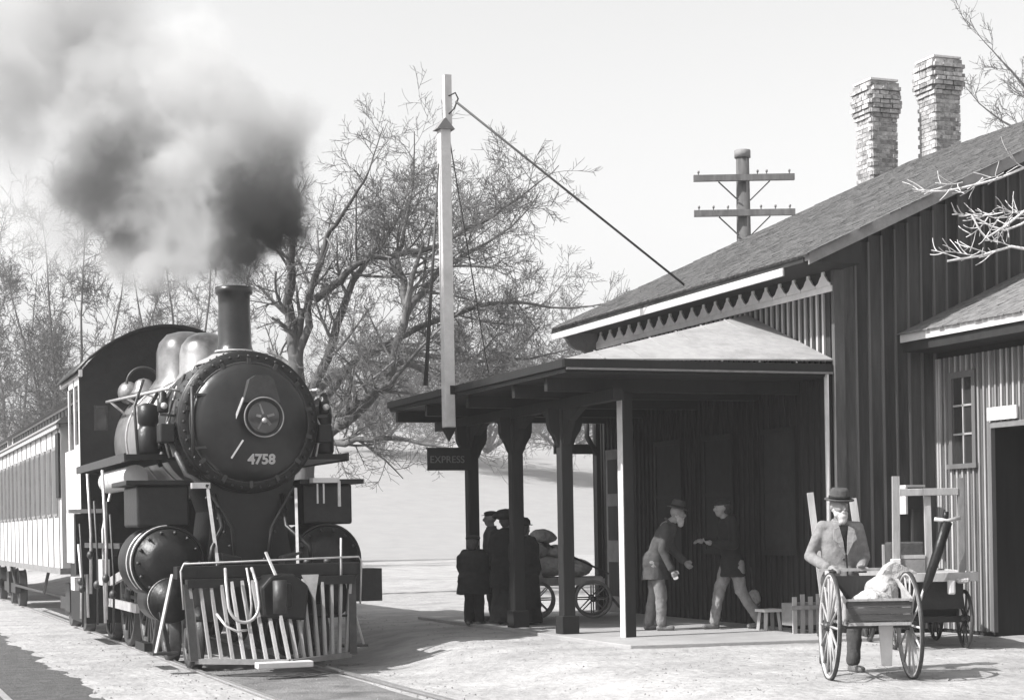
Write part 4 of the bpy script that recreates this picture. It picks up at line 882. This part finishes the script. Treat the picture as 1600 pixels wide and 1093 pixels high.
def person(label, loc, rz, J, coat, trou, hat, hatm, coatlen=.28, coatw=1.0, beard=False, skirt=False, hs=1.0, vox=.011, hairm=None, group=None, brim=.14, hands=None):
    t = thing('person', label, 'person', loc, rz, group)
    V = {k: Vector(v) for k, v in J.items()}
    body = MB()
    fd = V['face'];
    P_ = head(body, V['head'], fd, hs)
    cap(body, V['neck'] , V['head'] - Vector((0, 0, .05)), .055, .052)
    cap(body, V['pelvis'], V['neck'] - (V['neck'] - V['pelvis']).normalized() * .08, .13, .10)
    for s in 'LR':
        cap(body, V['sh' + s], V['el' + s], .047, .038); cap(body, V['el' + s], V['ha' + s], .038, .026)
        cap(body, V['neck'] - Vector((0, 0, .05)), V['sh' + s], .06, .05)
        cap(body, V['hip' + s], V['kn' + s], .08, .055); cap(body, V['kn' + s], V['an' + s], .055, .035)
        d = (V['ha' + s] - V['el' + s]).normalized()
        hd = (hands or {}).get(s, d)
        hand(body, V['ha' + s], hd, fd if abs(Vector(hd).normalized().dot(fd.normalized())) < .8 else Vector((1 if s == 'L' else -1, 0, 0)), .55)
    remeshed(body, 'body', M['skin'], t, .0085, 2)
    # trousers or skirt
    tr = MB()
    if skirt:
        a = V['pelvis']; loft(tr, [((a.x, a.y, .03), .27, .25), ((a.x, a.y, .35), .22, .21), ((a.x, a.y, a.z - .1), .18, .16), ((a.x, a.y, a.z + .08), .15, .13)])
    else:
        for s in 'LR':
            cap(tr, V['hip' + s], V['kn' + s], .105, .078); cap(tr, V['kn' + s], V['an' + s] + Vector((0, 0, .01)), .078, .066)
        tr.sphere(V['pelvis'], (.165, .135, .14))
    remeshed(tr, 'skirt' if skirt else 'trousers', trou, t, .014, 3, .028, .09)
    # shoes
    for s in 'LR':
        sh = MB(); an = V['an' + s]; td = V['toe' + s] - an; td.z = 0; td.normalize(); g_z = V['toe' + s].z
        sh.sphere(an + Vector((0, 0, -.02)), .048, 10, 8); b = Vector((an.x, an.y, g_z + .035))
        cap(sh, b - td * .035, b + td * .14, .038, .036); cap(sh, an, b, .045, .04)
        remeshed(sh, 'shoe', M['leather'], t, .01, 2)
    # coat: shoulders, chest, hem, sleeves
    ct = MB(); n_, p_ = V['neck'], V['pelvis']; ax = (p_ - n_)
    def R_(tt, rx, ry, off=(0, 0, 0)): q = n_ + ax * tt + Vector(off); return (q, rx * coatw, ry * coatw)
    side = (V['shL'] - V['shR']); side.z = 0; yaw = math.atan2(side.y, side.x)
    rings = [R_(-.02, .07, .07), R_(.08, .15, .10), R_(.20, .195, .125), R_(.5, .195, .140), R_(.8, .165, .13), R_(1.0, .175, .14), (p_ + Vector((0, 0, -coatlen * .5)), .19 * coatw, .155 * coatw), (p_ + Vector((0, 0, -coatlen)), .205 * coatw, .17 * coatw)]
    rr_ = []
    m2 = MB(); loft(m2, rings)
    Rm = Matrix.Rotation(yaw, 3, 'Z'); n = 20
    for i, (c, rx, ry) in enumerate(rings):
        for k in range(n):
            a = 2 * math.pi * k / n; q = Rm @ Vector((rx * math.cos(a), ry * math.sin(a), 0)); m2.v[i * n + k] = tuple(Vector(c) + q)
    ct.v, ct.f, ct.sm = m2.v, m2.f, m2.sm
    ct.sphere(p_, (.185 * coatw, .165 * coatw, .15)); ct.sphere((V['hipL'] + V['hipR']) / 2 + Vector((0, 0, -.02)), (.19 * coatw, .17 * coatw, .12))
    for s in 'LR':
        ct.sphere(V['sh' + s], .068, 12, 8); cap(ct, n_ + ax * .14, V['sh' + s], .085, .068)
        cap(ct, V['sh' + s], V['el' + s], .066, .056); cap(ct, V['el' + s], V['ha' + s].lerp(V['el' + s], .08), .056, .050)
    remeshed(ct, 'coat', coat, t, .012, 3, .020, .16)
    c = MB(); c.torus(n_ + Vector((0, 0, .01)), V['head'] - n_, .066, .016, 24, 8); c.build('collar', coat, t, world=False)
    if beard:
        b = MB(); b.sphere(P_(0, .05, -.085), .052, 14, 10); b.sphere(P_(0, .055, -.13), .04, 14, 10); b.sphere(P_(.035, .03, -.06), .04, 12, 8); b.sphere(P_(-.035, .03, -.06), .04, 12, 8); b.sphere(P_(.06, .0, -.02), .03, 10, 8); b.sphere(P_(-.06, 0, -.02), .03, 10, 8); b.sphere(P_(0, .092, -.04), (.035, .014, .012), 12, 8)
        remeshed(b, 'beard', M['beard'], t, .009, 2, .014, .03)
    if hairm:
        h_ = MB(); h_.sphere(P_(0, -.03, .03), .092 * hs, 16, 12); h_.sphere(P_(0, -.05, -.02), .07 * hs, 14, 10); remeshed(h_, 'hair', hairm, t, .01, 2, .012, .03)
    f = fd.normalized(); u = Vector((0, 0, 1)); u = (u - f * u.dot(f)).normalized()
    if hat == 'fedora':
        hb = MB().lathe(P_(0, -.005, .075), u + f * .12, [(-.004, .0), (-.004, brim), (.004, brim + .004), (.012, brim), (.010, .10), (.02, .098), (.09, .088), (.115, .072), (.105, .03), (.10, 0)], 28).build('hat', hatm, t, world=False)
        MB().lathe(P_(0, -.005, .075), u + f * .12, [(.014, .101), (.014, .104), (.04, .102), (.04, .097)], 28).build('hat_band', M['coatdark'], hb, world=False)
    elif hat == 'cap':
        q = MB(); q.sphere(P_(0, -.01, .085), (.112, .112, .042), 18, 10); q.sphere(P_(0, .0, .06), (.095, .095, .03), 16, 8)
        hb = remeshed(q, 'cap', hatm, t, .009, 1)
        z = MB(); p0 = P_(0, .06, .06); rgt = f.cross(u)
        z.prism([p0 - rgt * .07, p0 + rgt * .07, p0 + rgt * .05 + f * .07 - u * .01, p0 - rgt * .05 + f * .07 - u * .01], u * .008); z.build('peak', hatm, hb, world=False)
    elif hat == 'wide':
        q = MB(); q.sphere(P_(0, -.01, .075), (.20, .20, .06), 24, 12); q.sphere(P_(0, -.01, .10), (.16, .16, .08), 20, 12)
        remeshed(q, 'hat', hatm, t, .012, 2, .02, .06)
    elif hat == 'bowler':
        MB().lathe(P_(0, -.005, .065), u, [(0, 0), (0, .125), (.012, .13), (.014, .10), (.07, .095), (.11, .06), (.122, 0)], 24).build('hat', hatm, t, world=False)
    return t
def stand(h=1.70, lean=0.0, face=(0, -1, 0), hd=0):
    k = h / 1.70
    J = dict(pelvis=(0, 0, .92), neck=(0, -lean, 1.44), head=(0, -lean * 1.25 - .015, 1.575), face=face,
             shL=(.17, -lean, 1.39), shR=(-.17, -lean, 1.39), elL=(.235, .02 - lean * .6, 1.12), elR=(-.235, .02 - lean * .6, 1.12), haL=(.22, -.10 - lean * .5, .90), haR=(-.22, -.10 - lean * .5, .90),
             hipL=(.09, 0, .88), hipR=(-.09, 0, .88), knL=(.10, -.02, .49), knR=(-.10, -.02, .49), anL=(.11, .02, .09), anR=(-.11, .02, .09), toeL=(.14, -.2, .0), toeR=(-.14, -.2, .0))
    return {a: (tuple(x * k for x in b) if a != 'face' else b) for a, b in J.items()}
# bearded man at the hand cart (faces the camera, hands on the handle)
J = stand(1.70); J.update(elR=(-.29, .06, 1.11), haR=(-.18, -.20, 1.0), elL=(.25, .02, 1.09), haL=(.14, -.20, 1.0), shR=(-.165, .02, 1.39), shL=(.165, -.02, 1.38), head=(-.01, -.03, 1.575), face=(.25, -1, -.02),
         knL=(.10, -.10, .50), anL=(.07, -.12, .10), toeL=(.13, -.32, .0), anR=(-.13, .10, .10), toeR=(-.17, -.12, .0))
q = TR @ Vector((-.10, .84, 0))
bm = person('bearded man in light jacket and dark felt hat holding the hand cart', (8.77 + q.x, 13.56 + q.y, 0), RZC + .12, J, M['coatlight'], M['coatmid'], 'fedora', M['coatmid'], .16, .98, beard=True, vox=.009, hands={'R': (.5, -.75, -.05), 'L': (-.3, -.9, -.05)})
def strip(name, m, pts, w, th, par):
    mb = MB()
    for a_, b_ in zip(pts[:-1], pts[1:]): mb.bar(a_, b_, w, th, up=(0, 1, 0))
    return remeshed(mb, name, m, par, .008, 2)
for s in (-1, 1):
    MB().prism([(s * .045 , -.112, 1.40), (s * .10, -.125, 1.37), (s * .115, -.150, 1.27), (s * .075, -.162, 1.24), (s * .012, -.172, 1.12), (s * .02, -.155, 1.25)], (0, -.014, 0)).build('lapel', M['trousers'] if s < 0 else M['coatlight'], bm, world=False)
    MB().box((s * .15 - .055, -.168, .95), (s * .15 + .055, -.150, .975)).build('pocket_flap', M['coatmid'], bm, world=False)
MB().prism([(-.05, -.118, 1.41), (.05, -.118, 1.41), (.03, -.150, 1.27), (.0, -.160, 1.14), (-.03, -.150, 1.27)], (0, -.006, 0)).build('waistcoat', M['coatdark'], bm, world=False)
MB().bar((.004, -.172, 1.13), (.02, -.178, .82), .012, .012, up=Y).build('coat_edge', M['coatdark'], bm, world=False)
for z in (1.08, .98, .88): MB().lathe((-.02, -.172, z), (0, -1, 0), [(0, .0), (0, .012), (.008, .01), (.01, 0)], 10).build('button', M['coatdark'], bm, world=False)
# man bending under the canopy, profile to the right
J = stand(1.72, .16, face=(0, -1, -.12)); J.update(neck=(0, -.20, 1.42), head=(0, -.31, 1.53), shL=(.16, -.16, 1.36), shR=(-.16, -.16, 1.36), elR=(-.24, -.12, 1.06), haR=(-.24, -.24, .80), elL=(.22, -.20, 1.08), haL=(.18, -.38, .90),
         anL=(.1, .10, .09), toeL=(.1, -.12, 0), anR=(-.1, -.08, .09), toeR=(-.1, -.30, 0), knL=(.1, .02, .48), knR=(-.1, -.08, .49))
person('stooping man in pale jacket under the canopy, turned to the right', (10.05, 20.65, .045), math.pi / 2 - TH - .15, J, M['browncoat'], M['trousers'], 'fedora', M['coatmid'], .26, 1.05, beard=True)
# striding man, profile to the left
J = stand(1.78, .06, face=(0, -1, 0)); J.update(neck=(0, -.08, 1.45), head=(0, -.14, 1.59), anL=(.06, .34, .11), knL=(.08, .08, .50), toeL=(.06, .18, 0), anR=(-.07, -.24, .09), knR=(-.09, -.16, .50), toeR=(-.07, -.46, 0), pelvis=(0, .0, .89), hipL=(.09, .02, .86), hipR=(-.09, -.02, .86),
         elR=(-.22, -.08, 1.12), haR=(-.16, -.34, 1.16), elL=(.22, -.06, 1.10), haL=(.14, -.32, 1.14))
person('striding man in dark coat and pale trousers under the canopy, turned left', (11.02, 20.3, .045), -math.pi / 2 - TH + .25, J, M['coatdark'], M['trousers'], 'cap', M['coatdark'], .20, 1.0, hairm=M['hair'])
pc = remeshed(MB().sphere((0, 0, .12), (.09, .09, .13), 14, 10), 'parcel', M['sack'], None, .012, 3, .03, .06); pc.location = (11.42, 20.45, .30)
tag(pc, 'small pale bag hanging behind the striding man', 'bag')
MB().tube([(11.42, 20.45, .50), (11.36, 20.42, .85)], .008, 6).build('strap', M['coatmid'], pc)
# four dark figures by the posts
GR = 'people waiting in the shade by the posts'
cam_ = lambda x, y: (x, y, .0)
J = stand(1.28); J.update(elL=(.20, .03, .86), elR=(-.20, .03, .86))
person('child in short dark coat and hat, leftmost of the waiting group', (8.62, 23.75, .02), RZC + math.pi * .9, J, M['coatdark'], M['coatdark'], 'cap', M['coatdark'], .24, 1.3, hs=1.0, hairm=M['hair'], group=GR)
J = stand(1.64, face=(0, -1, .02))
person('man in peaked cap with lit face looking left, behind the waiting woman', (9.10, 24.25, .045), -math.pi / 2 - TH + .1, J, M['coatmid'], M['coatdark'], 'cap', M['coatdark'], .35, 1.0, hairm=None, group=GR)
J = stand(1.60)
person('woman in long dark dress and broad round hat amid the waiting group', (8.98, 23.35, .045), math.pi - TH - .2, J, M['coatdark'], M['coatdark'], 'wide', M['coatdark'], .35, 1.2, skirt=True, hairm=M['hair'], group=GR)
J = stand(1.46)
person('short person in long dark coat, rightmost of the waiting group', (9.10, 22.95, .045), math.pi - TH - .6, J, M['coatdark'], M['coatdark'], 'bowler', M['coatdark'], .55, 1.25, skirt=True, hairm=M['hair'], group=GR)
J = stand(1.50)

# ------------------------------------------------------------------ bare trees
def pix(x, y, Z):                                     # a point seen at photo position x, y at depth Z (used only to lay out where things stand)
    c_, s_ = math.cos(math.radians(1)), math.sin(math.radians(1)); dx, dy = x - 800, y - 822
    X = (dx * c_ - dy * s_) / 2700 * Z; z = -(dx * s_ + dy * c_) / 2700 * Z
    return Vector((X * math.cos(TH) + Z * math.sin(TH), -X * math.sin(TH) + Z * math.cos(TH), H + z))
class Tree:
    def __init__(s, seed, minr=.006): s.r = random.Random(seed); s.big = MB(); s.tw = MB(); s.minr = minr; s.n = 0
    def seg(s, pts, rad):
        n = 3 if rad[0] < .03 else 5 if rad[0] < .08 else 8
        (s.big if rad[0] >= .09 else s.tw).tube(pts, rad, n, caps=False, smooth=True); s.n += 1
    def rv(s, k): return Vector((s.r.gauss(0, k), s.r.gauss(0, k), s.r.gauss(0, k)))
    def limb(s, pts, r0, r1, kids, depth, length):
        """densify a given polyline, then sprout from it"""
        P = []; pts = [Vector(p) for p in pts]
        for i in range(len(pts) - 1):
            for t in (0, .25, .5, .75): P.append(pts[i].lerp(pts[i + 1], t) + s.rv(.022 * (pts[i + 1] - pts[i]).length ** .5))
        P.append(pts[-1]); P[0] = pts[0]; n = len(P)
        R = [r0 + (r1 - r0) * (i / (n - 1)) for i in range(n)]; s.seg(P, R)
        for k in range(kids):
            t = .18 + .82 * (k + s.r.random()) / kids; i = min(int(t * (n - 1)), n - 2)
            d = (P[i + 1] - P[i]).normalized(); s.grow(P[i], s.branch(d, s.r.uniform(.5, 1.0)), length * (1.15 - .5 * t) * s.r.uniform(.6, 1.1), R[i] * s.r.uniform(.35, .55), depth)
        s.grow(P[-1], (P[-1] - P[-2]).normalized(), length * .8, r1, depth)
    def branch(s, d, ang):
        a = frame(d); w = s.r.uniform(0, 2 * math.pi); o = a[0] * math.cos(w) + a[1] * math.sin(w)
        return (d * math.cos(ang) + o * math.sin(ang)).normalized()
    def grow(s, p, d, L, r, depth):
        r = max(r, s.minr); n = 5; P = [p]; R = [r]; st = L / n; q = p.copy()
        bend = s.rv(.10); up = s.r.uniform(-.03, .12)
        for i in range(n):
            d = (d + bend * .5 + s.rv(.065) + Vector((0, 0, up))).normalized(); q = q + d * st; P.append(q.copy()); R.append(max(r * (1 - .62 * (i + 1) / n), s.minr * .7))
        s.seg(P, R)
        if depth <= 0 or L < .25: return
        k = s.r.choice((3, 4, 4, 5)) if depth > 1 else s.r.choice((3, 4, 5))
        for j in range(k):
            i = 1 + int((n - 1) * (j + s.r.random()) / k); dd = (P[min(i + 1, n)] - P[i - 1]).normalized()
            s.grow(P[i], s.branch(dd, s.r.uniform(.45, 1.15)), L * s.r.uniform(.42, .75), R[i] * .62, depth - 1)
    def build(s, label, loc, m1, m2, group):
        t = thing('bare_tree', label, 'tree', loc, group=group)
        if s.big.v: s.big.build('trunk', m1, t)
        s.tw.build('crown', m2, t); return t
GT = 'leafless trees behind the railway'
T = Tree(4, .0065); Z = 38
def pl_(Z, *p): return [pix(a, b, Z + (c[0] if c else 0)) for a, b, *c in p]
T.limb(pl_(Z, (488, 935), (474, 740), (468, 640), (462, 560)), .28, .17, 1, 3, 1.4)
T.limb(pl_(Z, (463, 570), (450, 470), (458, 380, -1), (462, 330, -2)), .15, .035, 8, 4, 1.2)
T.limb(pl_(Z, (474, 650), (520, 530), (550, 440, .5), (600, 370, 1), (655, 300, 2)), .12, .025, 10, 4, 1.7)
T.limb(pl_(Z, (465, 570), (488, 450), (510, 370), (540, 330, -1), (575, 270, -2)), .10, .022, 9, 4, 1.4)
T.limb(pl_(Z, (490, 470), (560, 410), (660, 390, -1), (760, 345, -1), (810, 310, -2)), .09, .025, 13, 4, 2.0)
T.limb(pl_(Z, (478, 620), (560, 560), (680, 500, 1), (790, 470, 2), (860, 480, 2)), .10, .03, 14, 4, 2.0)
T.limb(pl_(Z, (478, 660), (540, 640, -1), (610, 600, -2), (660, 540, -2)), .12, .03, 9, 4, 1.8)
T.limb(pl_(Z, (480, 690), (540, 690, -1), (620, 680, -2), (700, 700, -3)), .09, .025, 9, 3, 1.5)
T.limb(pl_(Z, (482, 640), (590, 540, 2), (700, 560, 3), (830, 560, 3)), .10, .03, 13, 4, 1.8)
T.limb(pl_(Z, (480, 700), (540, 660, -1), (606, 596, -1), (636, 480, -1)), .13, .08, 4, 3, 1.8)
T.limb(pl_(Z, (634, 490, -1), (690, 420), (760, 380)), .09, .03, 8, 4, 2.0)
T.limb(pl_(Z, (636, 480, -1), (620, 400), (640, 320)), .09, .03, 8, 4, 2.0)
T.limb(pl_(Z, (620, 560, -1), (700, 590), (820, 620), (900, 600)), .08, .03, 12, 4, 1.8)
b_ = pix(484, 860, Z); T.build('large spreading bare tree rising between the smoking stack and the white mast', (b_.x, b_.y, -.2), M['bark'], M['twig'], GT)
def fan(seed, Z, x0, y0, tops, label, kids=8, L=2.6, r=.13, depth=4, minr=.009):
    T = Tree(seed, minr)
    for (tx, ty) in tops: T.limb([pix(x0, y0, Z), pix(x0 + (tx - x0) * .35, y0 + (ty - y0) * .45, Z + T.r.uniform(-1, 1)), pix(tx, ty, Z + T.r.uniform(-2, 2))], r, .03, kids, depth, L)
    b = pix(x0, y0, Z); T.build(label, (b.x, b.y, b.z), M['bark'], M['twig'], GT)
fan(21, 64, 110, 895, [(20, 470), (75, 440), (130, 430), (190, 460), (230, 520)], 'bare tree with fan of pale stems above the first rail car', 10, 3.2, .10, 4, .010)
fan(22, 75, 300, 884, [(215, 470), (260, 420), (330, 400), (380, 470)], 'bare tree half hidden in smoke left of the stack', 10, 3.4, .10, 4, .011)
fan(23, 70, 20, 893, [(-60, 480), (-10, 430), (50, 520)], 'bare tree at the extreme left edge behind the cars', 10, 3.4, .10, 4, .011)
fan(24, 120, 760, 706, [(640, 600), (720, 540), (800, 520), (870, 540), (960, 590)], 'bare bushy tree low behind the canopy roof', 12, 4.0, .16, minr=.017)
fan(25, 125, 590, 712, [(500, 600), (560, 560), (620, 570), (680, 600)], 'distant bare tree low behind the engine and mast', 9, 4.0, minr=.018)
fan(26, 118, 880, 708, [(800, 650), (860, 620), (930, 620), (1000, 650)], 'bare bush on the rise behind the canopy posts', 10, 3.2, .14, 3, .016)
# tree behind the station, only its outer twigs reach the picture; pale twigs hang in from a tree just outside the right edge
T = Tree(31, .008); Z = 46
T.limb([pix(1760, 800, Z), pix(1740, 400, Z), pix(1720, 200, Z)], .3, .15, 4, 3, 2.5)
T.limb([pix(1720, 300, Z), pix(1640, 180, Z), pix(1560, 90, Z)], .09, .02, 8, 3, 1.6)
T.limb([pix(1720, 300, Z), pix(1640, 240, Z), pix(1540, 170, Z)], .08, .02, 7, 3, 1.4)
b_ = pix(1760, 800, Z); T.build('bare tree behind the station, its twigs at the upper right corner', (b_.x, b_.y, 0), M['bark'], M['twig'], GT)
T = Tree(33, .007); Z = 17.5
T.limb([pix(1950, 1000, Z), pix(1900, 500, Z), pix(1880, 200, Z)], .16, .10, 1, 1, 1.0)
for q in ([(1880, 300), (1700, 250), (1600, 262), (1520, 290), (1440, 300)], [(1880, 420), (1700, 330), (1620, 335), (1570, 360), (1525, 340)], [(1880, 480), (1700, 400), (1580, 385), (1480, 408)], [(1880, 420), (1720, 290), (1600, 330), (1540, 372), (1518, 335)]):
    P = [pix(a, b, Z) for a, b in q]; T.tw.tube([p for i in range(len(P) - 1) for p in (P[i], P[i].lerp(P[i + 1], .5) + Vector((0, 0, -.02)))] + [P[-1]], [.022 - .0017 * k for k in range(2 * len(P) - 1)], 6, caps=False)
    for k in range(5): T.grow(P[2].lerp(P[-1], k / 5), T.branch((P[3] - P[2]).normalized(), .6), .3, .006, 1)
b_ = pix(1950, 1000, Z); T.build('pale sunlit twigs hanging in from the right edge before the gable', (b_.x, b_.y, 0), M['paletwig'], M['paletwig'], None)

# ------------------------------------------------------------------ smoke: a real volume of soot and steam, denser clumps where the plume curls
def volume_box(name, lo_, hi_, build):
    o = MB().box(lo_, hi_).build(name, None, None) if False else None
    mb = MB().box(lo_, hi_); me = bpy.data.meshes.new(name); me.from_pydata(mb.v, [], mb.f); o = bpy.data.objects.new(name, me); COL.objects.link(o)
    m = bpy.data.materials.new(name + '_volume'); m.use_nodes = True; nt = m.node_tree; nt.nodes.clear(); build(nt); me.materials.append(m)
    m.cycles.volume_step_rate = 1.0
    return tag(o, kind='stuff')
def smoke_nodes(nt):
    n = nt.nodes; L = nt.links
    def M_(op, a, b=None, c=None, clamp=False):
        q = n.new('ShaderNodeMath'); q.operation = op; q.use_clamp = clamp
        for i, v in enumerate((a, b, c)):
            if v is None: continue
            if isinstance(v, (int, float)): q.inputs[i].default_value = v
            else: L.new(v, q.inputs[i])
        return q.outputs[0]
    tc = n.new('ShaderNodeTexCoord')
    wz = n.new('ShaderNodeTexNoise'); wz.inputs['Scale'].default_value = 1.1; wz.inputs['Detail'].default_value = 5
    L.new(tc.outputs['Object'], wz.inputs['Vector'])
    sb_ = n.new('ShaderNodeVectorMath'); sb_.operation = 'SUBTRACT'; L.new(wz.outputs['Color'], sb_.inputs[0]); sb_.inputs[1].default_value = (.5, .5, .5)
    ml = n.new('ShaderNodeVectorMath'); ml.operation = 'SCALE'; L.new(sb_.outputs[0], ml.inputs[0]); ml.inputs['Scale'].default_value = 1.5
    ps = n.new('ShaderNodeVectorMath'); ps.operation = 'ADD'; L.new(tc.outputs['Object'], ps.inputs[0]); L.new(ml.outputs[0], ps.inputs[1])
    tot = None; dark = None; shape = None
    for (x, y, Z, rpx, dens, dk) in PUFFS:
        c = pix(x, y, Z); r = rpx / 2700 * Z
        d = n.new('ShaderNodeVectorMath'); d.operation = 'DISTANCE'; L.new(ps.outputs[0] if rpx > 62 else tc.outputs['Object'], d.inputs[0]); d.inputs[1].default_value = c
        mr = n.new('ShaderNodeMapRange'); mr.interpolation_type = 'SMOOTHSTEP'; mr.inputs['From Min'].default_value = r; mr.inputs['From Max'].default_value = r * .35
        mr.inputs['To Min'].default_value = 0; mr.inputs['To Max'].default_value = dens; L.new(d.outputs['Value'], mr.inputs['Value'])
        tot = mr.outputs[0] if tot is None else M_('ADD', tot, mr.outputs[0])
        nrm = M_('DIVIDE', mr.outputs[0], dens); shape = nrm if shape is None else M_('MAXIMUM', shape, nrm)
        if dk:
            q = M_('MULTIPLY', mr.outputs[0], dk); dark = q if dark is None else M_('ADD', dark, q)
    nz = n.new('ShaderNodeTexNoise'); nz.inputs['Scale'].default_value = 2.7; nz.inputs['Detail'].default_value = 7; nz.inputs['Roughness'].default_value = .6; nz.inputs['Distortion'].default_value = .6
    L.new(tc.outputs['Object'], nz.inputs['Vector'])
    mn = n.new('ShaderNodeMapRange'); mn.inputs['From Min'].default_value = .45; mn.inputs['From Max'].default_value = .85; mn.inputs['To Min'].default_value = 0; mn.inputs['To Max'].default_value = 1.7
    L.new(M_('ADD', M_('MULTIPLY', shape, .55), M_('MULTIPLY_ADD', nz.outputs['Fac'], 1.5, -.45)), mn.inputs['Value'])
    dens = M_('MULTIPLY', M_('MULTIPLY', tot, mn.outputs[0]), 1.7)
    frac = M_('DIVIDE', dark, M_('ADD', tot, .001)); 
    col = M_('MULTIPLY_ADD', frac, -.86, .92, True)
    cc = n.new('ShaderNodeCombineColor')
    for k in range(3): L.new(col, cc.inputs[k])
    pv = n.new('ShaderNodeVolumePrincipled'); L.new(dens, pv.inputs['Density']); L.new(cc.outputs[0], pv.inputs['Color']); pv.inputs['Anisotropy'].default_value = .2
    out = n.new('ShaderNodeOutputMaterial'); L.new(pv.outputs[0], out.inputs['Volume'])
#        x    y    Z    radius density darkness
PUFFS = [(367, 444, 22.0, 34, 14.0, 1.0), (369, 428, 22.0, 44, 12.0, 1.0), (374, 400, 22.0, 62, 9.0, 1.0), (398, 365, 22.1, 95, 6.0, 1.0), (405, 310, 22.3, 100, 4.0, .9), (345, 385, 22.2, 75, 3.2, .5), (435, 350, 22.6, 75, 3.0, .9), (440, 280, 22.8, 80, 1.8, .7),
         (300, 390, 22.8, 110, 1.9, .25), (270, 320, 23.0, 130, 1.3, .2), (215, 300, 23.3, 115, 3.2, .95), (160, 290, 23.6, 110, 1.6, .7), (210, 380, 23.4, 100, 1.4, .4), (330, 260, 23.0, 120, 1.1, .3),
         (390, 200, 23.0, 140, .7, .35), (300, 150, 23.6, 170, .5, .2), (180, 170, 24.0, 180, .5, .25), (60, 90, 24.6, 190, .40, .3), (0, 200, 24.8, 130, .25, .3), (120, 20, 24.6, 190, .30, .3), (80, 330, 24.4, 150, .35, .2), (450, 220, 23.0, 100, .6, .45), (-120, 60, 25, 190, .3, .4), (20, -100, 25, 190, .3, .3)]
volume_box('smoke', (-3.0, 19.8, 4.15), (7.2, 27.5, 11.6), smoke_nodes)

# ------------------------------------------------------------------ haze over the whole place
def haze_nodes(nt):
    pv = nt.nodes.new('ShaderNodeVolumePrincipled'); pv.inputs['Color'].default_value = (.95, .94, .94, 1); pv.inputs['Density'].default_value = HAZE; pv.inputs['Anisotropy'].default_value = .3
    out = nt.nodes.new('ShaderNodeOutputMaterial'); nt.links.new(pv.outputs[0], out.inputs['Volume'])
HAZE = .0009
volume_box('haze', (-620, -80, -1.5), (660, 960, 16), haze_nodes)
